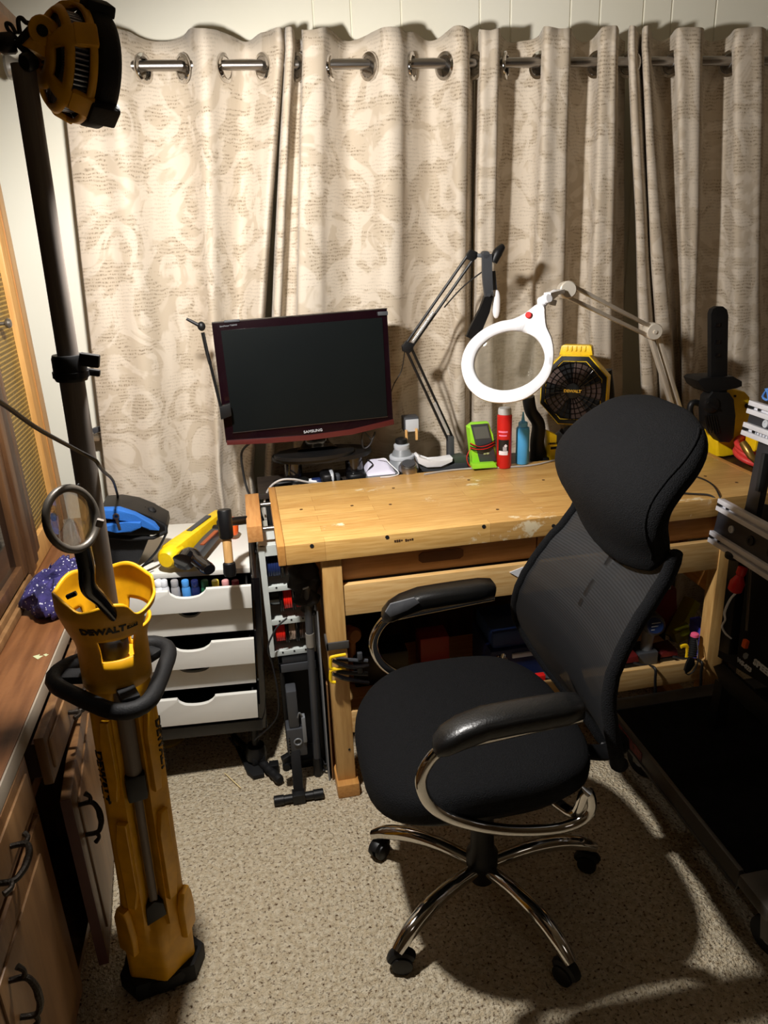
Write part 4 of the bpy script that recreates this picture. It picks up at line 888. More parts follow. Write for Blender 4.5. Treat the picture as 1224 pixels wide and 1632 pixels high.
bm = nb(); P = [aty(px, py, 2.44) for px, py in ((842, 632), (846, 655), (858, 676), (856, 705), (858, 728), (858, 738))]; tube(bm, sm(P, 5), [.026, .026, .028, .03, .036, .038], 14, flat=.8); obj('stand_leg', bm, BLK, fn)
P = [aty(px, py, 2.44) for px, py in ((966, 590), (970, 640), (960, 690))]; bm = nb(); tube(bm, sm(P, 5), .02, 12); obj('stand_leg', bm, BLK, fn)
bm = nb(); P = [aty(px, py, 2.42) for px, py in ((872, 686), (886, 692), (893, 716), (901, 728), (900, 734), (872, 732))]; prism(bm, P, (0, .05, 0), .003); bs = obj('battery_foot', bm, YEL2, fn)
text('foot_logo', 'DEWALT', .006, aty(881, 707, 2.3935), X, Z, BLK, bs, bold=.0004)
bm = nb(); q = aty(883, 714, 2.393); box(bm, q.x - .012, q.x + .012, 2.392, 2.396, q.z - .004, q.z + .004); obj('dark_strip', bm, BLK, bs)
bm = nb(); bar(bm, aty(886, 690, 2.42), aty(902, 706, 2.40), .05, .045, bev=.008); lathe(bm, [(.02, 0), (.024, .01), (.02, .03)], aty(902, 690, 2.42), (.4, -.8, .2), 16); obj('battery', bm, BLK, fn)
bm = nb(); box(bm, fc.x - .11, fc.x + .10, 2.40, 2.52, .819, .835, .004); obj('base_plate', bm, BLK, fn)

# ================================================================== METER, CAN, BOTTLE
mm = thing('multimeter', 'lime green and black multimeter wrapped in red and black test leads', 'multimeter', atz(770, 746, .842))
def card(py0, py1, x0a, x1a, x0b, x1b, y): return [aty(x0a, py0, y), aty(x1a, py0 - 1, y), aty(x1b, py1, y), aty(x0b, py1, y)]
bm = nb(); prism(bm, [aty(px, py, 2.36) for px, py in ((744, 680), (752, 674), (777, 672), (783, 690), (791, 735), (789, 742), (768, 746), (750, 744), (752, 725))], (0, .034, 0), .005); gc = obj('rubber_case', bm, GRN, mm)
bm = nb(); prism(bm, [aty(px, py, 2.341) for px, py in ((750, 677), (777, 675), (791, 734), (765, 738))], (0, .008, 0), .002); f = obj('face', bm, DGREY, mm)
bm = nb(); prism(bm, [aty(px, py, 2.3365) for px, py in ((754, 681), (776, 679), (781, 698), (758, 700))], (0, .002, 0)); obj('display', bm, mat('grey_lcd', (92, 96, 92), .3), f)
text('display_digits', '88 88', .006, aty(775, 723, 2.335), X, Z, mat('pale_print', (200, 206, 150), .5), f)
bm = nb(); prism(bm, [aty(px, py, 2.33) for px, py in ((750, 738), (787, 736), (791, 743), (752, 746))], (0, .03, 0), .003); obj('tilt_stand', bm, GRN, mm)
rr = random.Random(2)
for k in range(5):
    y0 = 706 + k * 2.2; pts = [aty(750, y0 + rr.uniform(-2, 2), 2.345), aty(762, y0 + 4 + rr.uniform(-1, 1), 2.328), aty(776, y0 + 2, 2.328), aty(788, y0 - 4, 2.345), aty(786, y0 - 2, 2.39), aty(756, y0, 2.39)]
    bm = nb(); tube(bm, sm(pts, 5, True), .0017, 6, True); obj('test_lead', bm, (RED if k % 2 else CORDM), mm)
bm = nb(); tube(bm, sm([aty(752, 712, 2.345), aty(744, 728, 2.34), aty(748, 742, 2.34), aty(756, 746, 2.345)], 5), .0016, 6); obj('test_lead', bm, RED, mm)
cp = atz(803, 744, .842); sp = thing('spray_can', 'red aerosol can with clear cap and printed label beside the multimeter', 'spray can', cp)
hcan = aty(803, 660, cp.y).z - cp.z; cr = .0245
bm = nb(); lathe(bm, [(cr - .002, 0), (cr, .003), (cr, hcan - .004), (cr - .004, hcan)], cp, Z, 32); sb = obj('can', bm, RED, sp)
bm = nb(); lathe(bm, [(cr * .8, 0), (cr * .9, .002), (cr * .9, .016), (cr * .82, .022)], cp + Z * (hcan - .001), Z, 24); obj('cap', bm, mat('smoky_clear_cap', (186, 186, 184), .2), sp)
bm = nb(); a0 = -PI / 2 - .35
def lab(r, z0, z1, a, w): 
    def f_(u, v_): t = a + (u - .5) * w; return cp + V((r * math.cos(t), r * math.sin(t), z0 + (z1 - z0) * v_))
    return f_
grid(bm, lab(cr + .0006, .055, .10, a0 - .1, 1.5), 12, 2); lb = obj('label', bm, mat('black_label', (24, 20, 22), .4), sb)
bm = nb(); grid(bm, lab(cr + .0009, .048, .062, a0 - .1, 1.2), 12, 1); obj('white_panel', bm, mat('white_label', (226, 220, 224), .4), sb)
bm = nb(); grid(bm, lab(cr + .0009, .124, .130, a0 - .2, 1.3), 12, 1); grid(bm, lab(cr + .0009, .112, .117, a0 - .2, 1.1), 12, 1); obj('pink_print', bm, mat('pink_print', (232, 120, 150), .4), sb)
bm = nb(); c = cp + V(((cr + .0012) * math.cos(a0 + .2), (cr + .0012) * math.sin(a0 + .2), .08)); t = V((math.sin(-a0 - .2), math.cos(a0 + .2), 0)).normalized(); prism(bm, [c + t * a + Z * b for a, b in ((-.006, 0), (0, -.006), (.006, 0), (0, .006))], V((math.cos(a0 + .2), math.sin(a0 + .2), 0)) * .0008); obj('hazard_sign', bm, mat('white_label', (226, 220, 224), .4), lb)
bm = nb(); 
for k in range(4): grid(bm, lab(cr + .0012, .060 + k * .0035 + .004, .0618 + k * .0035 + .004, a0 + .1, .5), 6, 1)
obj('small_print', bm, mat('white_label', (226, 220, 224), .4), lb)
bp_ = atz(832, 738, .842); sq = thing('squeeze_bottle', 'light blue plastic squeeze bottle with pointed nozzle beside the fan', 'bottle', bp_)
hb_ = aty(832, 680, bp_.y).z - bp_.z
bm = nb(); lathe(bm, [(.020, 0), (.0225, .003), (.0225, hb_ - .012), (.021, hb_ - .003), (.014, hb_)], bp_, Z, 28); obj('body', bm, LBLUE, sq)
bm = nb(); lathe(bm, [(.0155, 0), (.0155, .014), (.012, .017)], bp_ + Z * hb_, Z, 24); lathe(bm, [(.007, .016), (.0045, .03), (.0022, .05)], bp_ + Z * hb_, Z, 14); obj('nozzle_cap', bm, mat('sky_blue_cap', (96, 176, 226), .4), sq)

# ================================================================== BENCH BACK CLUTTER
SZ = .819
ad = thing('wall_adapter', 'grey square plug-in box with two wooden pegs hanging behind the bench', 'adapter', aty(652, 672, 2.50))
q = aty(654, 674, 2.50); bm = nb(); box(bm, q.x - .026, q.x + .026, 2.48, 2.53, q.z - .027, q.z + .024, .004); obj('box', bm, DGREY, ad)
bm = nb(); box(bm, q.x - .022, q.x + .024, 2.474, 2.48, q.z - .025, q.z + .018, .003); obj('face_plate', bm, LGREY, ad)
for dx, dz in ((-.022, -.036), (.014, -.034)):
    bm = nb(); box(bm, q.x + dx - .004, q.x + dx + .004, 2.467, 2.475, q.z + dz - .02, q.z + dz + .02, .001); obj('peg', bm, HANDW, ad)
rp = thing('respirator_mask', 'grey half-face respirator lying open side down between the scale and spring arm', 'respirator', V((aty(640, 740, 2.45).x, 2.45, SZ)))
rc = V((aty(641, 728, 2.45).x, 2.455, SZ)); bm = nb(); lathe(bm, [(.056, .0), (.055, .015), (.046, .03), (.04, .055), (.036, .058), (.030, .075), (.024, .085)], rc, Z, 24); obj('shell', bm, GREY, rp)
bm = nb(); lathe(bm, [(.043, .05), (.044, .055), (.043, .06), (.040, .062)], rc, Z, 24); lathe(bm, [(.025, .082), (.027, .088), (.027, .098), (.02, .102)], rc, Z, 20); obj('filter_cap', bm, LGREY, rp)
bm = nb(); lathe(bm, [(.018, .1), (.022, .105), (.02, .118), (.01, .122)], rc, Z, 18); obj('valve', bm, BLK, rp)
tm = thing('steel_gadget', 'round brushed steel gadget with a dark oval top in front of the respirator', 'gadget', V((aty(651, 748, 2.40).x, 2.385, SZ)))
tc_ = V((aty(651, 745, 2.385).x, 2.392, SZ)); tn_ = V((0, -.6, .8)).normalized()
bm = nb(); lathe(bm, [(.03, .0), (.034, .008), (.034, .04), (.027, .052), (.0, .053)], tc_, V((0, -.25, 1)), 28); obj('case', bm, STEEL, tm)
bm = nb(); lathe(bm, [(.019, .05), (.023, .053), (.022, .056), (0, .057)], tc_, V((0, -.25, 1)), 24); obj('top_dial', bm, DGREY, tm)
sc_ = thing('slab_charger', 'small white and grey slab charger with a white plug lead on top', 'charger', V((aty(604, 748, 2.41).x, 2.41, SZ)))
p0 = V((aty(605, 748, 2.41).x, 2.415, SZ)); bm = nb(); hexa(bm, [p0 + V(v) for v in ((-.05, -.045, 0), (.05, -.045, 0), (.05, .05, 0), (-.05, .05, 0), (-.048, -.043, .022), (.048, -.043, .022), (.048, .05, .03), (-.048, .05, .03))], .004); obj('base', bm, GREY, sc_)
bm = nb(); hexa(bm, [p0 + V(v) for v in ((-.05, -.046, .022), (.05, -.046, .022), (.05, .05, .030), (-.05, .05, .030), (-.044, -.038, .03), (.03, -.03, .034), (.03, .045, .055), (-.03, .045, .055))], .004); obj('lid', bm, mat('lilac_white_plastic', (214, 212, 230), .35), sc_)
cable('white_lead', [p0 + V((.0, .03, .055)), p0 + V((.02, .0, .065)), p0 + V((.035, -.02, .05)), p0 + V((.055, -.045, .03)), p0 + V((.05, -.065, .026)), p0 + V((.02, -.075, .0245)), p0 + V((-.01, -.072, .0245))], .0016, WHT, 'white lead curling over the small white slab charger')
wc = thing('spring_clamp', 'white toothed plastic clamp lying on dark tools beside the multimeter', 'clamp', V((aty(700, 738, 2.42).x, 2.42, SZ)))
bm = nb(); P = [aty(px, py, 2.42) for px, py in ((661, 725), (665, 736), (678, 742), (700, 741), (718, 733), (719, 727), (700, 731), (684, 734), (672, 730), (665, 723))]; prism(bm, P, (0, .05, 0), .004); obj('jaw', bm, WHT, wc)
bm = nb(); P = [aty(px, py, 2.43) for px, py in ((664, 738), (680, 745), (702, 744), (722, 735), (742, 733), (742, 744), (700, 750), (664, 748))]; prism(bm, P, (0, .05, 0), .004); obj('jaw_base', bm, DGREY, wc)
bm = nb(); P = [aty(px, py, 2.43) for px, py in ((719, 727), (735, 724), (746, 728), (744, 736), (722, 735))]; prism(bm, P, (0, .05, 0), .004); obj('grip', bm, mat('dark_olive_plastic', (60, 70, 60), .5), wc)
odds = [('computer_mouse', (523, 757), (.026, .04, .02), BLK, 'black computer mouse with silver band in front of the monitor riser'),
        ('white_adapter', (476, 771), (.024, .02, .007), WHT, 'flat white charger block nearest the bench corner'),
        ('white_adapter', (499, 765), (.018, .016, .008), WHT, 'white charger block behind the flat one, beside the mouse'),
        ('blue_gadget', (505, 768), (.018, .014, .009), NAVY, 'small dark blue gadget in front of the mouse'),
        ('tool_pouch', (452, 772), (.035, .022, .012), BLK, 'flat black pouch at the far left end of the bench clutter'),
        ('gear_pouch', (478, 757), (.03, .02, .012), BLK, 'black lump of gear under the monitor stand left foot'),
        ('earbud_case', (535, 760), (.018, .016, .014), DGREY, 'dark grey pebble shaped case between the mouse and riser'),
        ('battery_pack', (568, 757), (.03, .03, .014), BLK, 'black battery pack under the monitor stand right foot'),
        ('brass_fitting', (678, 748), (.008, .008, .006), BRASS, 'tiny brass coloured fitting beside the steel gadget')]
for nm, (px, py), (sx, sy, sz), m, lb_ in odds:
    p = aty(px, py, 2.40); bm = nb(); puff(bm, (p.x, 2.40 + .02, SZ + sz), X * sx, Y * sy, Z * sz, .5, .6, 24, 10); o = single(nm, bm, m, lb_, nm.replace('_', ' '))
    if nm == 'computer_mouse': bm = nb(); puff(bm, (p.x + .012, 2.42, SZ + sz + .002), X * .008, Y * sy * 1.01, Z * sz, .5, .6, 16, 8); obj('silver_band', bm, LGREY, o)
cable('black_loop', [aty(596, 772, 2.37), aty(580, 765, 2.40), aty(588, 748, 2.40), aty(594, 740, 2.42), aty(585, 732, 2.45)], .0025, CORDM, 'black lead looped between the slab charger and the monitor riser')
# ================================================================== ON THE DRAWER TROLLEY
ZA = .717
bg = thing('tool_bag', 'black and blue zipped tool pouch standing open on the white drawer trolley', 'bag', atz(195, 895, ZA))
yb = 2.13
lidp = [aty(px, py, yb - .02) for px, py in ((160, 812), (186, 810), (214, 816), (240, 826), (264, 838), (266, 849), (245, 856), (205, 857), (160, 850))]
bm = nb(); prism(bm, [p + Y * .07 for p in lidp], (0, .12, 0), .008); obj('pouch_top', bm, BLK, bg)
bm = nb(); q = [aty(px, py, yb - .035) for px, py in ((160, 810), (190, 809), (216, 818), (246, 833), (254, 843), (238, 842), (205, 826), (160, 824))]; prism(bm, q, (0, .03, 0), .004); obj('blue_flap', bm, BLUE, bg)
bm = nb(); q = [aty(px, py, yb - .04) for px, py in ((160, 836), (200, 830), (226, 829), (226, 838), (210, 846), (186, 846), (160, 842))]; prism(bm, q, (0, .03, 0), .004); obj('blue_pocket', bm, BLUE, bg)
bm = nb(); tube(bm, [aty(160, 855, yb - .03), aty(205, 859, yb - .03), aty(244, 857, yb - .03), aty(265, 848, yb - .02), aty(264, 838, yb)], .006, 8); obj('rim_binding', bm, BLKR, bg)
bm = nb(); a = [aty(px, py, yb) for px, py in ((160, 856), (238, 857), (222, 895), (206, 915), (160, 915))]; prism(bm, [p + Y * .05 for p in a], (0, .12, 0), .01); obj('pouch_body', bm, mat('black_nylon', (18, 18, 20), .8, bump=.2, bscale=300), bg)
bm = nb(); p = aty(185, 823, yb - .055); torus(bm, p, (0, 1, 0), .007, .0025, 16, 6); bar(bm, p + V((0, 0, -.006)), p + V((.004, 0, -.04)), .008, .004, up=(0, 1, 0), bev=.001); obj('zip_pull', bm, STEEL, bg)
for px, py in ((228, 818), (241, 819)):
    bm = nb(); lathe(bm, [(.012, -.04), (.015, -.02), (.015, .012), (.008, .02)], aty(px, py, yb + .05), (.1, 0, 1), 16); obj('tool_grip', bm, BLKR, bg)
bm = nb(); tube(bm, sm([aty(265, 850, yb - .02), aty(250, 878, yb - .04), aty(228, 902, yb - .06), aty(210, 918, yb - .08), aty(222, 906, yb - .09), aty(244, 894, yb - .06)], 5), .006, 8, flat=.3); obj('strap', bm, BLKR, bg)
gn = thing('pistol_grip_tool', 'yellow and black pistol grip power tool lying on the white trolley top', 'power tool', atz(310, 890, ZA))
A, Bb = atz(272, 886, ZA + .035), atz(352, 822, ZA + .035); dd = (Bb - A).normalized(); sd = Z.cross(dd).normalized()
bm = nb(); hexa(bm, [A + sd * .028 - Z * .028, A - sd * .028 - Z * .022, Bb - sd * .022 - Z * .015, Bb + sd * .022 - Z * .02, A + sd * .028 + Z * .030, A - sd * .024 + Z * .030, Bb - sd * .018 + Z * .022, Bb + sd * .018 + Z * .022], .008); obj('body_shell', bm, YEL2, gn)
bm = nb(); tube(bm, [A - dd * .03 + Z * .0, A - dd * .02, A + dd * .01, A + dd * .03], [.022, .031, .034, .032], 18); obj('nose_cap', bm, YEL2, gn)
bm = nb(); rbox(bm, A.lerp(Bb, .58) + Z * .0265 + sd * .004, dd, sd, Z, .13, .018, .006, .002); obj('grip_strip', bm, DGREY, gn)
bm = nb(); q0 = atz(292, 896, ZA + .03); tube(bm, sm([q0, atz(302, 885, ZA + .035), atz(314, 893, ZA + .03), atz(330, 905, ZA + .022), atz(334, 908, ZA + .022)], 5), [.034, .030, .020, .021, .017], 16, flat=.8); obj('pistol_grip', bm, BLKG, gn)
bm = nb(); bar(bm, atz(310, 888, ZA + .02), atz(350, 840, ZA + .02), .034, .03, bev=.006); obj('grey_arm', bm, DGREY, gn)
bm = nb(); bar(bm, atz(322, 868, ZA + .037), atz(345, 846, ZA + .037), .012, .004); obj('orange_label', bm, mat('dull_orange_label', (150, 74, 40), .5), gn)
bm = nb(); lathe(bm, [(.018, -.02), (.02, 0), (.018, .02)], atz(346, 846, ZA + .022), sd, 14); obj('trigger_hub', bm, BLK, gn)
op = V(aty(369, 818, 2.34)); bm = nb(); lathe(bm, [(.014, 0), (.016, .005), (.016, .04), (.010, .055), (.004, .058)], V((op.x, 2.3, ZA)), (.1, -.1, 1), 16); single('orange_cap', bm, ORG, 'bright orange cap standing behind the black hub of the vise handle', 'cap')

# ================================================================== WIRE RACK WITH SPOOLS
rk = thing('wire_rack', 'pale grey metal rack of wire spools between the white trolley and the workbench', 'rack', (.06, 2.12, 0))
RX0, RX1, RY = -.012, .125, 2.05
bm = nb(); prism(bm, [(RX0 - .004 + .0, RY, .40), (RX0 + .010, RY, .40), (RX0 + .012, RY, .765), (RX0 - .006, RY, .765)], (0, .014, 0)); box(bm, RX0 - .004, RX0 + .0, RY, RY + .16, .40, .765); obj('post', bm, PAINTG, rk)
bm = nb(); box(bm, RX1 - .008, RX1, RY, RY + .16, .40, .765); obj('post', bm, PAINTG, rk)
bm = nb(); box(bm, RX0, RX1, RY - .002, RY + .15, .758, .765); box(bm, RX0, RX1, RY - .004, RY, .735, .765); obj('top_shelf', bm, PAINTG, rk)
for z in (.632, .520, .412):
    bm = nb(); box(bm, RX0, RX1, RY, RY + .15, z - .012, z - .009); box(bm, RX0, RX1, RY - .006, RY, z - .012, z + .005, .001); s_ = obj('shelf', bm, PAINTG, rk)
    for k in range(3):
        bm = nb(); lathe(bm, [(.003, 0), (.003, .002)], V((RX0 + .035 + k * .035, RY - .005, z)), (0, -1, 0), 8); obj('shelf_hole', bm, DARK, s_)
SP = [(.690, .020, .044, NAVY, 'blue wire spool at the top of the grey rack'), (.690, .066, .030, mat('brown_wire', (84, 62, 50), .5), 'brown wire spool on the top row beside the blue spool'),
      (.578, .014, .034, BLKG, 'almost empty black spool on the middle row of the grey rack'), (.578, .053, .030, mat('red_wire', (226, 36, 24), .4), 'fat red wire spool on the middle row beside the empty spool'), (.578, .088, .026, mat('red_wire', (226, 36, 24), .4), 'slimmer red wire spool half hidden by the hanging black bag'),
      (.468, .022, .034, mat('red_wire', (226, 36, 24), .4), 'red wire spool on the lowest row of the grey rack'), (.468, .058, .026, mat('silver_tan_wire', (186, 160, 140), .35, .3), 'shiny tan wire spool on the lowest row'), (.468, .094, .034, mat('brown_wire', (84, 62, 50), .5), 'dark brown wire spool behind the grey pole')]
for z, x, w, m, lb_ in SP:
    o0 = V((x, RY + .048, z - .002)); t = thing('wire_spool', lb_, 'wire spool', o0 - Z * .045, group='wire spools on the grey rack')
    for s in (-1, 1):
        bm = nb(); lathe(bm, [(.008, -.001), (.045, -.0012), (.046, 0), (.045, .0012), (.008, .001)], o0 + X * s * w / 2, X, 26); obj('flange', bm, BLK, t)
    full = m is not BLKG; bm = nb(); n = max(4, int(w / .0035)); prof = []
    for k in range(n): u = -w / 2 + .001 + (w - .002) * (k + .5) / n; prof += [((.038 if full else .024) + (.0014 if k % 2 else -.0004) * full, u)]
    lathe(bm, [(.01, -w / 2 + .001)] + prof + [(.01, w / 2 - .001)], o0, X, 28); obj('wire_coil' if full else 'core', bm, m, t)
cable('loose_wire', [aty(405, 1180, 2.0), V((-.02, 1.98, .22)), V((-.005, 1.98, .30)), V((-.012, 2.0, .40)), V((-.02, 2.0, .46)), V((.01, 2.02, .51)), V((.045, 2.03, .535))], .0028, CORDM, 'dark wire looping down from the grey rack in front of the trolley side')
cf = thing('black_crate', 'black rectangular case standing on the carpet below the wire rack', 'case', (.06, 2.1, 0))
bm = nb()
for x in (.012, .116): box(bm, x - .006, x + .008, 2.01, 2.10, .0, .395, .002)
box(bm, .006, .124, 2.01, 2.10, .36, .395, .002); box(bm, .006, .124, 2.01, 2.10, .0, .03, .002); box(bm, .01, .12, 2.09, 2.10, .0, .39); obj('frame', bm, BLK, cf)
bm = nb(); box(bm, .012, .118, 2.003, 2.009, .366, .392, .001); obj('top_plate', bm, DGREY, cf)
fs = thing('folded_stand', 'folded black stand with ratchet body and round T shaped foot on the carpet', 'stand', (.02, 1.88, 0))
bm = nb(); lathe(bm, [(.013, -.075), (.015, -.073), (.015, -.045), (.0125, -.044), (.0125, .044), (.015, .045), (.015, .073), (.013, .075)], V((.025, 1.862, .0155)), X, 18); box(bm, .006, .044, 1.845, 1.88, .003, .034, .003); obj('foot', bm, BLK, fs)
bm = nb(); bar(bm, (.026, 1.87, .02), (.03, 1.96, .16), .03, .022, bev=.003); obj('post', bm, BLK, fs)
bm = nb(); box(bm, .008, .066, 1.93, 1.985, .11, .21, .005); box(bm, .018, .05, 1.935, 1.985, .21, .34, .006); obj('ratchet_body', bm, DGREY, fs)
bm = nb(); box(bm, .056, .068, 1.925, 1.95, .16, .25, .003); torus(bm, V((.04, 1.928, .165)), (0, 1, 0), .011, .0025, 18, 6); tube(bm, sm([V((.046, 1.93, .25)), V((.052, 1.925, .27)), V((.06, 1.93, .25))], 5), .0025, 6); obj('lever', bm, STEEL if False else GREY, fs)
for k in range(6):
    bm = nb(); box(bm, .012 + k * .0, .0165, 1.926, 1.932, .12 + k * .011, .1265 + k * .011); obj('grip_rib', bm, BLKG, fs)
bm = nb(); bar(bm, (-.012, 1.93, .10), (.012, 1.94, .105), .02, .03, bev=.003); lathe(bm, [(.012, -.01), (.012, .01)], V((-.002, 1.925, .085)), (0, 1, 0), 12); obj('side_knob', bm, BLK, fs)
pl = thing('grey_pole', 'dark grey pole with a worn tape band leaning under the bench beside the folded stand', 'pole', aty(508, 1215, 1.96))
pa, pb = aty(489, 935, 1.94), aty(506, 1215, 1.965); pb = V((pb.x, pb.y, .06)); bm = nb(); lathe(bm, [(.011, 0), (.011, (pa - pb).length)], pb, pa - pb, 16); obj('shaft', bm, DGREY, pl)
bm = nb(); lathe(bm, [(.0125, .0), (.0125, .045)], pb.lerp(pa, .68), pa - pb, 16); obj('tape_band', bm, mat('grubby_tape', (120, 116, 108), .6), pl)
bm = nb(); lathe(bm, [(.010, -.06), (.014, -.058), (.013, .01)], pb, pa - pb, 12); obj('pole_foot', bm, BLK, pl)
bm = nb(); q = aty(484, 933, 1.95)
def crb(p): return V((p.x + noise.noise(p * 40) * .026, p.y + noise.noise(p * 36 + V((5, 5, 5))) * .024, p.z + noise.noise(p * 30) * .016))
puff(bm, q + V((.004, .01, .02)), X * .042, Y * .03, Z * .058, .9, .8, 30, 18, crb); puff(bm, q + V((.008, 0, -.045)), X * .026, Y * .026, Z * .045, .9, .8, 24, 14, crb)
bgk = single('black_pouch', bm, mat('black_nylon', (18, 18, 20), .8), 'crumpled black pouch hanging under the bench end in front of the red spools', 'pouch', smooth=70)
bm = nb(); bar(bm, q + V((-.004, -.022, .0)), q + V((.012, -.026, .006)), .006, .003); obj('buckle', bm, LGREY, bgk)
for k, (x, z, m, lb_) in enumerate(((.126, .60, GREY, 'thin grey sheet leaning against the outside of the bench leg'), (.137, .35, OAKL, 'thin brown board tucked between the grey sheet and bench leg'))):
    bm = nb(); prism(bm, [(x, 1.93, .0), (x, 2.25, .0), (x + .004, 2.25, z), (x + .004, 1.93, z)], (.004, 0, 0)); single('leaning_board', bm, m, lb_, 'panel')
# things on the carpet by the trolley
tr = thing('folded_rod', 'black ribbed rod with clip lying on the carpet in front of the trolley caster', 'rod', atz(410, 1205, 0))
p0, p1 = atz(372, 1172, .02), atz(447, 1244, .02); bm = nb(); tube(bm, [p0, p0.lerp(p1, .55)], .009, 12); obj('tube', bm, BLK, tr)
bm = nb(); rr2 = []; pts = []
for k in range(16): pts.append(p0.lerp(p1, .55 + .45 * k / 15)); rr2.append(.0145 if k % 3 else .012)
tube(bm, pts, rr2, 14); obj('ribbed_grip', bm, BLKR, tr)
bm = nb(); q = atz(437, 1222, .02); rbox(bm, q, X, Y, Z, .03, .03, .03, .004); obj('clip', bm, BLK, tr)
bm = nb(); P = [atz(px, py, .01) for px, py in ((376, 1192), (382, 1191), (399, 1210), (420, 1228), (421, 1236), (404, 1240), (394, 1232))]; prism(bm, P, (0, 0, .014), .003); pd = single('paddle', bm, BLKR, 'flat black paddle lying beside the ribbed rod on the carpet', 'paddle')
bm = nb(); tube(bm, [atz(366, 1176, .012), atz(379, 1193, .012)], .004, 8); obj('stem', bm, DGREY, pd)
bm = nb(); tube(bm, [atz(358, 1232, .006), atz(384, 1256, .006)], .0016, 6); single('wooden_skewer', bm, mat('pale_skewer', (236, 214, 160), .6), 'pale wooden skewer lying alone on the open carpet', 'skewer')
bm = nb(); lathe(bm, [(.0, 0.001), (.06, .001), (.066, .012), (.062, .014), (.056, .006), (0, .005)], atz(268, 1176, 0), Z, 30); single('round_tray', bm, mat('straw_yellow', (206, 178, 96), .5), 'straw coloured round lid on the carpet under the white trolley', 'lid')
bm = nb(); rr = random.Random(8); pts = [V((.11 + rr.uniform(-.022, .02), 1.99 + rr.uniform(-.03, .03), .008 + rr.uniform(0, .03))) for _ in range(12)]; tube(bm, sm(pts, 5), .003, 6); single('tangled_cord', bm, CORDM, 'small black tangled cord on the carpet next to the bench foot', 'cord')

# ================================================================== UNDER THE BENCH
SH = .2225
bm = nb(); box(bm, .143, .207, 1.862, 1.868, .505, .528, .001); box(bm, .143, .148, 1.862, 1.92, .505, .528); single('leg_strap', bm, mat('grey_webbing', (62, 60, 58), .8), 'dark webbing strap wrapped round the bench leg above the yellow clamps', 'strap')
for k, (py, lb_) in enumerate(((1055, 'upper yellow and black clamp hung on the bench leg under the strap'), (1076, 'lower yellow and black clamp hung on the bench leg below the first'))):
    q = aty(527, py, 1.85); t = thing('bar_clamp', lb_, 'clamp', aty(540, py, 1.84), group='yellow clamps on the bench leg')
    P = [aty(px, py + d, 1.845) for px, d in ((551, -12), (530, -8), (527, -4), (527, 8), (530, 11), (535, 11))]; bm = nb(); tube(bm, sm(P, 4), .0048, 8); obj('frame', bm, YEL2, t)
    P = [aty(px, py + d, 1.845) for px, d in ((531, -2), (545, 4), (562, 8), (588, 5 if k == 0 else 12))]; bm = nb(); tube(bm, sm(P, 5), [.007, .009, .008, .006], 10, flat=.7); obj('lever_jaw', bm, BLKG, t)
    P = [aty(px, py + d, 1.86) for px, d in ((536, -6), (560, -3), (586, -2))]; bm = nb(); tube(bm, sm(P, 5), .006, 8); q2 = aty(574, py - 9, 1.855); box(bm, q2.x - .008, q2.x + .006, 1.85, 1.862, q2.z - .01, q2.z + .012, .002); obj('upper_jaw', bm, DGREY, t)
def up(px, py, y): return aty(px, py, y)
bx = thing('tool_case', 'dark blue tool case with white print on the low shelf behind the chair seat', 'tool case', V((up(835, 1040, 2.0).x, 2.02, SH)))
q = V((up(830, 1040, 1.98).x, 1.98, SH)); bm = nb(); box(bm, q.x - .10, q.x + .12, 1.98, 2.18, SH, SH + .13, .008); obj('base', bm, NAVY, bx)
bm = nb(); box(bm, q.x - .09, q.x + .11, 1.99, 2.17, SH + .131, SH + .19, .01); obj('lid', bm, mat('blue_lid', (28, 56, 110), .5), bx)
bm = nb(); box(bm, q.x - .03, q.x + .05, 1.972, 1.98, SH + .10, SH + .115, .002); obj('latch', bm, LGREY, bx)
bm = nb(); box(bm, up(853, 1070, 1.95).x - .05, up(853, 1070, 1.95).x + .05, 1.92, 1.96, SH, SH + .045, .004); k1 = single('grey_box', bm, DGREY, 'low dark grey box in front of the blue tool case', 'box')
bm = nb(); q = up(861, 1081, 1.9); box(bm, q.x - .016, q.x + .016, 1.895, 1.915, SH, q.z + .012, .003); single('red_block', bm, RED, 'small bright red block behind the tray lip next to the chair back', 'block')
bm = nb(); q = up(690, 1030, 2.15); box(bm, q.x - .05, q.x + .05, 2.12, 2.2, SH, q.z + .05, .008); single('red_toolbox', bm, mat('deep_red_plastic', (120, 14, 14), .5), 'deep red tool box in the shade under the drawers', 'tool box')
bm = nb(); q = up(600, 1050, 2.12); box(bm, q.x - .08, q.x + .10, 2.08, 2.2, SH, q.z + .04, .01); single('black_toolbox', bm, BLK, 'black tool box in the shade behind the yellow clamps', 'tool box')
bm = nb(); q = up(560, 1010, 2.1); lathe(bm, [(.012, -.03), (.024, -.025), (.026, .02), (.018, .03)], q, (.3, -.9, .2), 16); lathe(bm, [(.012, -.26), (.012, -.02)], q, (0, -.1, 1), 12); single('mallet', bm, mat('tan_leather', (150, 100, 56), .6), 'tan headed mallet standing beside the bench leg on the low shelf', 'mallet')
dr = thing('cordless_drill', 'grey and blue cordless drill standing on the low shelf, round nose outward', 'drill', V((up(1038, 1060, 1.98).x, 1.98, SH)))
q = up(1044, 997, 1.96); hn = V((-.25, -1, .25)).normalized()
bm = nb(); lathe(bm, [(.034, -.14), (.036, -.02), (.033, 0), (.026, .004)], q, hn, 24); obj('motor_housing', bm, DGREY, dr)
bm = nb(); lathe(bm, [(.026, .0), (.028, .004), (.024, .008), (.0, .009)], q, hn, 24); fcap = obj('end_cap', bm, mat('drill_blue', (16, 38, 80), .5), dr)
bm = nb()
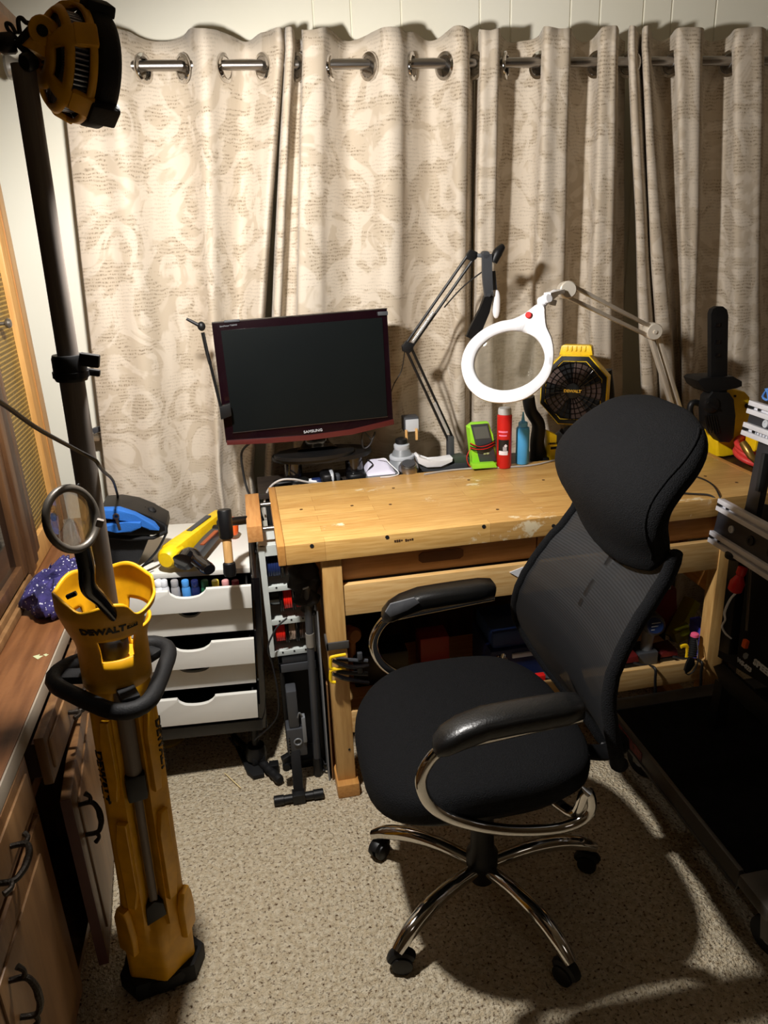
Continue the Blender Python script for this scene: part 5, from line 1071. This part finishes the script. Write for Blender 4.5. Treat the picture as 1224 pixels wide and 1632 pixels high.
for k in (-1, 0, 1): rbox(bm, q + hn * .0095 + Z * k * .012, X, Z, hn, .03, .003, .002)
obj('vent_line', bm, LGREY, fcap)
bm = nb(); qb = V((up(1030, 1058, 1.98).x, 2.0, SH)); tube(bm, [q - hn * .05, (q - hn * .05).lerp(qb, .5), qb + Z * .02], [.022, .019, .022], 14); obj('handle', bm, GREY, dr)
bm = nb(); box(bm, qb.x - .035, qb.x + .035, 1.97, 2.05, SH, SH + .05, .006); obj('battery', bm, DGREY, dr)
for px, py, y, lb_, l2 in ((1000, 1052, 1.97, 'red topped battery charger on the low shelf by the chair back frame', 'black lead running from the charger by the chair back over the tray lip'), (1062, 1042, 2.0, 'red topped battery charger on the low shelf between drill and yellow tape', 'black lead running from the charger beside the yellow tape over the tray lip')):
    q = up(px, py, y); t = thing('battery_charger', lb_, 'charger', V((q.x, y, SH)), group='chargers on the low shelf')
    bm = nb(); box(bm, q.x - .034, q.x + .032, y - .02, y + .06, SH, q.z - .002, .006); obj('base', bm, BLK, t)
    bm = nb(); hexa(bm, [V((q.x + a, y + b, q.z + c)) for a, b, c in ((-.034, -.02, 0), (.032, -.02, 0), (.032, .05, 0), (-.034, .05, 0), (-.026, -.015, .016), (.028, -.015, .022), (.028, .045, .026), (-.026, .045, .02))], .004); obj('red_top', bm, mat('dull_red_plastic', (82, 16, 16), .45), t)
    c0 = V((q.x + .012, y - .022, q.z)); cable('charger_lead', [c0, c0 + V((.01, -.03, .01)), V((c0.x + .018, 1.858, .292)), V((c0.x + .02, 1.850, .25)), V((c0.x + .026, 1.852, .18)), V((c0.x + .028, 1.87, .08)), V((c0.x + .03, 1.95, .006))], .0045, CORDM, l2)
bm = nb(); q = up(1060, 955, 2.18); hexa(bm, [V((q.x + a, 2.18 + b, c)) for a, b, c in ((-.04, -.03, SH), (.045, -.03, SH), (.045, .05, SH), (-.04, .05, SH), (-.05, -.02, q.z + .04), (.03, -.02, q.z + .05), (.03, .04, q.z + .05), (-.05, .04, q.z + .04))], .01); rt = single('red_canister', bm, mat('deep_red_plastic', (120, 14, 14), .5), 'tall dull red container behind the drill on the low shelf', 'container')
bm = nb(); box(bm, q.x - .02, q.x + .01, 2.165, 2.2, q.z + .04, q.z + .065, .004); obj('cap', bm, LGREY, rt)
sp_ = thing('hand_tool', 'lime and black handheld tool leaning on the low shelf above the yellow tape', 'hand tool', V((up(1090, 1030, 2.08).x, 2.08, SH)))
bm = nb(); bar(bm, up(1072, 1018, 2.12), up(1104, 955, 2.16), .05, .05, bev=.01); obj('body', bm, mat('olive_lime_plastic', (150, 150, 30), .5), sp_)
bm = nb(); bar(bm, up(1072, 1015, 2.06), up(1100, 1002, 2.06), .04, .045, bev=.008); obj('front_shell', bm, mat('olive_lime_plastic', (150, 150, 30), .5), sp_)
bm = nb(); puff(bm, up(1093, 1008, 2.03), V((.02, 0, .006)), Y * .01, V((-.002, 0, .009)), .8, .8, 14, 8); obj('lime_lens', bm, mat('vivid_lime', (196, 236, 30), .4), sp_)
bm = nb(); tube(bm, [up(1100, 1003, 2.05), up(1112, 990, 2.05), up(1118, 984, 2.05)], [.016, .013, .010], 12); tube(bm, [up(1074, 1020, 2.1), V((up(1070, 1050, 2.1).x, 2.1, SH + .02))], .015, 10); obj('nozzle', bm, GREY, sp_)
bm = nb(); q = up(1089, 1042, 1.93); pts = [q + V((a, 0, c)) for a, c in ((-.012, .028), (.006, .03), (.014, .012), (.014, -.02), (.006, -.034), (-.01, -.036))]; tube(bm, sm(pts, 4), .007, 8, flat=.7, up=Y); single('yellow_hook', bm, YEL2, 'bright yellow curved plastic grip behind the tray lip', 'grip')
kn_ = thing('wrapped_knife', 'black cord wrapped knife with pink cap hanging over the tray lip', 'knife', up(1100, 1060, 1.85))
a, b_ = up(1107, 1015, 1.90), up(1103, 1047, 1.87); bm = nb(); tube(bm, [a.lerp(b_, i / 18) for i in range(19)], [.014 if i % 2 else .012 for i in range(19)], 12); obj('wrapped_handle', bm, BLKR, kn_)
bm = nb(); lathe(bm, [(.012, -.005), (.014, 0), (.012, .008), (.004, .012)], a + Z * .004, (0, 0, 1), 14); obj('pink_cap', bm, mat('pink_plastic', (230, 90, 130), .5), kn_)
bm = nb(); P = [up(px, py, 1.852) for px, py in ((1098, 1047), (1106, 1049), (1107, 1058), (1100, 1068), (1093, 1073), (1090, 1068), (1094, 1056))]; prism(bm, P, (0, .008, 0), .002); obj('blade_sheath', bm, BLK, kn_)
bm = nb(); tube(bm, sm([up(1111, 1020, 1.88), up(1113, 1048, 1.852), up(1108, 1066, 1.85), up(1098, 1075, 1.85), up(1092, 1072, 1.85)], 5), .002, 6); obj('lanyard', bm, CORDM, kn_)
bm = nb(); q0, q1 = up(1111, 1048, 1.95), up(1128, 1042, 1.95); h = up(1120, 1004, 1.95).z; hexa(bm, [V((q0.x, 1.94, SH)), V((q1.x, 1.94, SH)), V((q1.x + .01, 2.02, SH)), V((q0.x + .01, 2.02, SH)), V((q0.x + .004, 1.955, h)), V((q1.x + .002, 1.955, h)), V((q1.x + .012, 2.035, h)), V((q0.x + .014, 2.035, h))], .002); bb = single('card_box', bm, BLUEB, 'violet blue cardboard box standing at the right end of the tray', 'box')
bm = nb(); x_ = q1.x + .0035; prism(bm, [(x_, 1.947, SH + .01), (x_ + .009, 2.02, SH + .01), (x_ + .009, 2.03, h - .01), (x_, 1.957, h - .01)], (.002, 0, 0)); obj('pale_side', bm, LGREY, bb)
bm = nb(); q = up(832, 908, 1.87); P = [up(px, py, 1.8695) for px, py in ((812, 912), (832, 904), (846, 902), (836, 918), (826, 920))]; prism(bm, P, (0, .002, 0)); single('paper_slip', bm, mat('white_paper', (224, 226, 230), .7), 'white slip of paper caught between the bench drawer and lower rail', 'paper')

# ================================================================== MINI CHAINSAW, YELLOW CASE, RED COIL
cs_ = thing('mini_chainsaw', 'yellow and black cordless mini chainsaw standing nose up with its bar sheathed', 'chainsaw', atz(1165, 728, .842))
yc = 2.27
P = [aty(px, py, yc - .02) for px, py in ((1130, 622), (1130, 500), (1133, 492), (1140, 488), (1150, 488), (1156, 493), (1158, 502), (1156, 625))]
bm = nb(); prism(bm, P, (0, .022, 0), .003); obj('bar_sheath', bm, BLK, cs_)
bm = nb(); 
for py in (518, 545, 566): q = aty(1144, py, yc - .033); box(bm, q.x - .009, q.x + .009, yc - .034, yc - .031, q.z - .006, q.z + .006, .001)
obj('sheath_emboss', bm, BLKG, cs_)
P = [aty(px, py, yc - .03) for px, py in ((1122, 632), (1130, 622), (1156, 624), (1163, 634), (1166, 660), (1163, 695), (1156, 703), (1142, 702), (1120, 675), (1119, 650))]
bm = nb(); prism(bm, P, (0, .05, 0), .006); cv = obj('chain_cover', bm, BLK, cs_)
for k in range(5):
    bm = nb(); bar(bm, aty(1124 + k * 4, 662, yc - .057), aty(1130 + k * 4, 690, yc - .057), .004, .004); obj('cover_rib', bm, BLKG, cv)
bm = nb(); q = aty(1132, 645, yc - .05); lathe(bm, [(.026, 0), (.026, .01), (.022, .012)], q, (0, -1, 0), 24); bar(bm, q + V((-.018, -.014, .012)), q + V((.018, -.014, -.012)), .008, .004, up=(0, 1, 0)); obj('tension_knob', bm, BLK, cs_)
P = [aty(px, py, yc + .0) for px, py in ((1100, 603), (1106, 599), (1130, 598), (1156, 596), (1170, 604), (1170, 612), (1158, 616), (1130, 620), (1116, 622), (1105, 614))]
bm = nb(); prism(bm, P, (0, .09, 0), .005); obj('hand_guard', bm, BLK, cs_)
P = [aty(px, py, yc + .02) for px, py in ((1128, 650), (1112, 642), (1102, 644), (1100, 658), (1108, 674), (1122, 680))]
bm = nb(); tube(bm, sm(P, 5), .011, 10); obj('front_handle', bm, BLK, cs_)
P = [aty(px, py, yc + .02) for px, py in ((1150, 621), (1166, 619), (1186, 624), (1193, 632), (1192, 660), (1190, 704), (1182, 722), (1150, 726), (1140, 727), (1140, 690))]
bm = nb(); prism(bm, [p + Y * .03 for p in P], (0, .08, 0), .01); yb_ = obj('yellow_body', bm, YEL2, cs_)
for px, py in ((1171, 631), (1168, 716)):
    bm = nb(); lathe(bm, [(.004, 0), (.004, .004)], aty(px, py, yc + .009), (0, -1, 0), 10); obj('screw', bm, DARK, yb_)
bm = nb(); q = aty(1189, 647, yc + .0); lathe(bm, [(.008, 0), (.008, .016)], q, X, 12); obj('side_button', bm, BLK, cs_)
rc_ = thing('red_hose_coil', 'coiled red air hose with a brass fitting on the dark side table', 'hose', atz(1200, 735, .812))
q = atz(1206, 728, .835); bm = nb(); 
for k in range(3): torus(bm, q + V((0, -.0 , .003 + .0 + k * .016 - .0)), (.1, -.25, 1), .07 - .004 * (k % 2), .0095, 30, 10)
obj('hose', bm, mat('coral_red_rubber', (214, 60, 54), .5), rc_)
bm = nb(); tube(bm, [aty(1184, 706, 2.16), aty(1190, 715, 2.14), aty(1197, 727, 2.12), aty(1206, 736, 2.11)], [.012, .014, .012, .010], 12); obj('brass_fitting', bm, BRASS, rc_)
bm = nb(); q = aty(1209, 714, 2.2); box(bm, q.x - .02, q.x + .04, 2.19, 2.25, .8105, q.z + .04, .006); single('yellow_block', bm, YEL2, 'small yellow plastic block on the side table beside the brass fitting', 'block')
cable('black_lead', [atz(1090, 756, .845), atz(1104, 758, .845), atz(1124, 765, .845), atz(1138, 775, .845), atz(1146, 789, .845), aty(1149, 800, 1.86)], .0025, CORDM, 'black lead curving over the bench top from the mini chainsaw side')
cable('black_lead', [atz(1060, 790, .845), atz(1078, 786, .845), atz(1105, 787, .845), atz(1130, 789, .845), aty(1143, 797, 1.86), aty(1148, 803, 1.855)], .0028, CORDM, 'black lead lying along the front edge of the bench beside the headrest')

# ================================================================== PLATFORM CART
ca_ = thing('platform_cart', 'low black platform cart with steel edge rails and swivel casters', 'cart', (1.3, 1.4, 0))
cx0, cx1, cy0, cy1, cz = .99, 1.62, 1.02, 1.838, .208
bm = nb(); box(bm, cx0 + .004, cx1, cy0, cy1, .175, cz - .003); obj('deck', bm, BLK, ca_)
bm = nb(); box(bm, cx0 + .012, cx1 - .01, cy0 + .01, cy1 - .055, cz - .004, cz + .002, .001); obj('deck_mat', bm, mat('black_carpet_mat', (10, 10, 10), .95, col2=(17, 17, 16), nscale=30, bump=.4, bscale=200, spec=.1), ca_)
bm = nb(); box(bm, cx0 - .003, cx0 + .009, 1.16, cy1, .155, cz + .004, .0015); box(bm, cx0 - .006, cx0 + .004, 1.16, cy1, .155, .163); obj('edge_rail', bm, mat('worn_dark_steel', (88, 84, 78), .4, .5), ca_)
bm = nb(); box(bm, cx0, cx1, cy1 - .052, cy1 + .003, .17, cz + .004, .002); obj('end_rail', bm, mat('grimy_black_steel', (52, 52, 52), .5, .3, nscale=30), ca_)
bm = nb(); box(bm, cx0 - .0045, cx0 - .003, 1.60, 1.74, .168, .198); obj('warning_label', bm, mat('red_black_label', (60, 16, 14), .5, col2=(140, 44, 36), nscale=90), ca_)
bm = nb(); box(bm, cx0 - .01, cx0 + .06, 1.05, 1.15, .18, .214, .004); obj('corner_bracket', bm, mat('worn_dark_steel', (88, 84, 78), .4, .5), ca_)
for x, y in ((cx0 + .085, 1.74), (cx0 + .07, 1.11), (cx1 - .08, 1.74), (cx1 - .08, 1.11)):
    bm = nb(); lathe(bm, [(.045, -.014), (.05, -.011), (.05, .011), (.045, .014)], V((x, y, .0505)), (1, .35, 0), 28); w_ = obj('wheel', bm, BLKR, ca_)
    bm = nb(); lathe(bm, [(.018, -.016), (.018, .016)], V((x, y, .0505)), (1, .35, 0), 16); obj('wheel_hub', bm, GREY, w_)
    bm = nb(); ax_ = V((1, .35, 0)).normalized()
    for s in (-1, 1): bar(bm, V((x, y, .045)) + ax_ * .02 * s, V((x, y + .02, .15)) + ax_ * .02 * s, .03, .004, up=ax_)
    box(bm, x - .04, x + .04, y - .04, y + .06, .15, .175, .002); obj('caster_fork', bm, mat('worn_dark_steel', (88, 84, 78), .4, .5), ca_)

# ================================================================== MACHINE FRAME ON THE CART
mf = thing('machine_frame', 'black machine frame with silver slotted rails standing on the platform cart', 'machine', (1.38, 1.78, .21))
tl = math.radians(8); MU = V((math.sin(tl), 0, math.cos(tl))); MN = V((-math.cos(tl), 0, math.sin(tl))); MO = V((1.29, 0, .70))
def mfp(px, py, d=0): return onpl(px, py, MO + MN * d, MN)
def beam(tlp, blp, rails=True):
    a, b = mfp(*tlp), mfp(*blp); y0 = (a.y + b.y) / 2; hgt = (a - b).dot(MU); c = (a + b) / 2; c = c + (Y * (y0 - c.y)); ln = .9
    ctr = c - Y * ln / 2
    bm = nb(); rbox(bm, ctr - MN * .012, Y, MU, MN, ln, hgt - .06, .02, .001); pl_ = obj('cross_plate', bm, mat('anodised_black_plate', (40, 40, 45), .45), mf)
    for s in (-1, 1):
        rc0 = ctr + MU * s * (hgt / 2 - .017)
        bm = nb()
        for k in (-1, 1): rbox(bm, rc0 + MU * k * .011, Y, MU, MN, ln, .013, .02, .001)
        rbox(bm, rc0 - MN * .006, Y, MU, MN, ln, .03, .006); obj('slotted_rail', bm, ALU, mf)
        for k in range(2):
            bm = nb(); lathe(bm, [(.004, 0), (.004, .004)], rc0 + Y * (ln / 2 - .04 - k * .32) + MN * .001, MN, 12); obj('rail_bolt', bm, BLK, mf)
        bm = nb(); rbox(bm, rc0 + Y * (ln / 2 - .006) + MN * .004, Y, MU, MN, .014, .008, .008); obj('end_clip', bm, BLK, mf)
    for k, (m_, r_) in enumerate(((LGREY, .011), (DARK, .014), (DARK, .014))):
        bm = nb(); lathe(bm, [(r_, 0), (r_ * .95, .004), (r_ * .5, .004), (r_ * .4, .002)], ctr + Y * (ln / 2 - .075 - k * .085) - MN * .002, MN, 20); obj('bolt_head' if k == 0 else 'round_hole', bm, m_, pl_)
    return ctr, hgt
c1, h1_ = beam((1150, 795), (1131, 862)); c2, h2_ = beam((1204, 640), (1180, 690))
bm = nb(); e_ = c2 + Y * .45 - MU * .028
for k in range(9): rbox(bm, e_ - Y * (.035 + k * .012) + MN * .0, Y, MU, MN, .003, .018 if k % 2 else .012, .001)
rbox(bm, e_ - Y * .083 - MU * .009, Y, MU, MN, .11, .0015, .001); obj('scale_marks', bm, LGREY, mf)
def upr(p0, p1, w, d):
    a, b = mfp(*p0, d=d) - Y * .03, mfp(*p1, d=d) - Y * .045; bm = nb(); bar(bm, a, b, .02, w, up=Y, bev=.002); return bm
bm = upr((1216, 680), (1180, 830), .05, -.03); obj('upright_plate', bm, mat('dark_anodised_plate', (38, 38, 42), .45), mf)
bm = upr((1210, 718), (1194, 775), .014, -.0195); obj('upright_slot', bm, DARK, mf)
a, b = mfp(1178, 880, -.03), mfp(1160, 1040, -.03); bm = nb(); bar(bm, a, b, .03, .045, up=Y, bev=.003); obj('post', bm, mat('black_square_tube', (16, 17, 22), .4), mf)
bm = nb(); bar(bm, mfp(1212, 780, -.1) - Y * .25, mfp(1170, 1040, -.1) - Y * .25, .01, .62, up=Y); obj('rear_panel', bm, DARK, mf)
bm = nb(); a, b = mfp(1197, 905, -.06), mfp(1190, 1005, -.06); tube(bm, [a, b], .004, 8); obj('guide_rod', bm, STEEL, mf)
bm = nb(); lathe(bm, [(.018, 0), (.02, .004), (.02, .014), (.014, .018)], mfp(1166, 890, .0), MU, 18); obj('foot_pad', bm, BLK, mf)
bm = nb(); q = mfp(1174, 928, .01); lathe(bm, [(.012, 0), (.019, .006), (.020, .03), (.013, .044), (.010, .05), (.013, .056), (.013, .075)], q - MU * .03, MU + V((.1, 0, 0)), 18); obj('red_connector', bm, RED, mf)
for k in (0, 1):
    bm = nb(); tube(bm, sm([mfp(1177, 940 + k * 2, .01), mfp(1163 + k * 2, 955, .01), mfp(1154 + k * 2, 975, .01), mfp(1155 + k, 988, .01), mfp(1150 + k, 998, .01), mfp(1156 + k, 1010, .0), mfp(1166, 1018, -.01)], 5), .0022, 6); obj('white_wire', bm, WHT, mf)
bm = nb(); q = mfp(1188, 1026, -.01); rbox(bm, q, Y, MU, MN, .016, .024, .012, .003); obj('orange_switch', bm, ORG, mf)
a, b = mfp(1142, 1052), mfp(1150, 1090); ln = .9; hgt = (a - b).dot(MU); y0 = a.y; ctr = (a + b) / 2; ctr.y = y0 - ln / 2
bm = nb(); prism(bm, [ctr + Y * ln / 2 + MU * hgt * .1, ctr + Y * (ln / 2 - .03) + MU * hgt * .65, ctr - Y * ln / 2 + MU * hgt * .65, ctr - Y * ln / 2 - MU * hgt * .5, ctr + Y * (ln / 2 - .05) - MU * hgt * .5], MN * .012, .001); np_ = obj('name_plate', bm, BLK, mf)
tp_ = mfp(1180, 1050, .008); xd = -Y
WT = mat('white_lettering', (196, 198, 202), .5)
text('maker_text', 'SPEED', .017, mfp(1216, 1066, .0075), xd, MU, WT, np_, bold=.0008, wide=1.2)
text('model_text', 'WS-023', .012, mfp(1186, 1060, .0075), xd, MU, WT, np_, bold=.0006, wide=1.1)
bm = nb(); P = [mfp(px, py, .0075) for px, py in ((1185, 1042), (1189, 1040), (1193, 1043), (1191, 1049), (1187, 1051), (1184, 1047))]; prism(bm, P, MN * .0015); obj('shield_mark', bm, GREY, np_)
for p, yo in (((1150, 1100), 0), ((1150, 1100), -.72)):
    a = mfp(*p, d=-.02) + Y * yo; b = V((a.x - .01, a.y - .01, .211)); bm = nb(); bar(bm, a + MU * .03, b, .035, .035, up=Y, bev=.002); obj('leg', bm, BLK, mf)
bm = nb(); q = c2 + Y * .42 + MU * (h2_ / 2 + .012); rr = random.Random(4); pts = [q + V((rr.uniform(-.015, .02), rr.uniform(-.05, .01), rr.uniform(0, .03))) for _ in range(14)]; tube(bm, sm(pts, 5), .0032, 6); single('cord_bundle', bm, mat('blue_cord', (70, 120, 190), .6), 'blue cord bundle resting on top of the upper silver rail', 'cord')

# ================================================================== CORDS AND THE KNIFE ON THE LEFT
cable('overhead_cord', [aty(-60, 610, .95), aty(0, 641, 1.05), aty(60, 683, 1.18), aty(120, 716, 1.29), aty(150, 732, 1.33), aty(158, 742, 1.36), aty(166, 752, 1.5), aty(181, 768, 1.9), aty(190, 800, 2.35)], .0035, CORDM, 'black cord stretched across the hutch front and past the grey mast')
cable('thin_mast_cord', [aty(114, 784, 1.33), aty(123, 775, 1.33), aty(126, 772, 1.335), aty(128, 784, 1.335), aty(138, 800, 1.34), aty(152, 818, 1.35)], .0022, CORDM, 'thin black cord tied round the mast just above the magnifying glass')
uk = thing('box_cutter', 'small orange and black cutter on a wall ledge next to the curtain edge', 'cutter', aty(162, 685, 2.7))
bm = nb(); q = aty(160, 693, 2.74); box(bm, q.x - .04, q.x + .04, 2.70, YW, q.z - .012, q.z - .002, .001); obj('ledge', bm, mat('brown_ledge', (110, 92, 70), .6), uk)
bm = nb(); bar(bm, aty(148, 687, 2.72), aty(165, 681, 2.72), .02, .018, bev=.003); obj('black_body', bm, DGREY, uk)
bm = nb(); bar(bm, aty(164, 680, 2.72), aty(172, 679, 2.72), .024, .024, bev=.002); obj('orange_end', bm, ORG, uk)
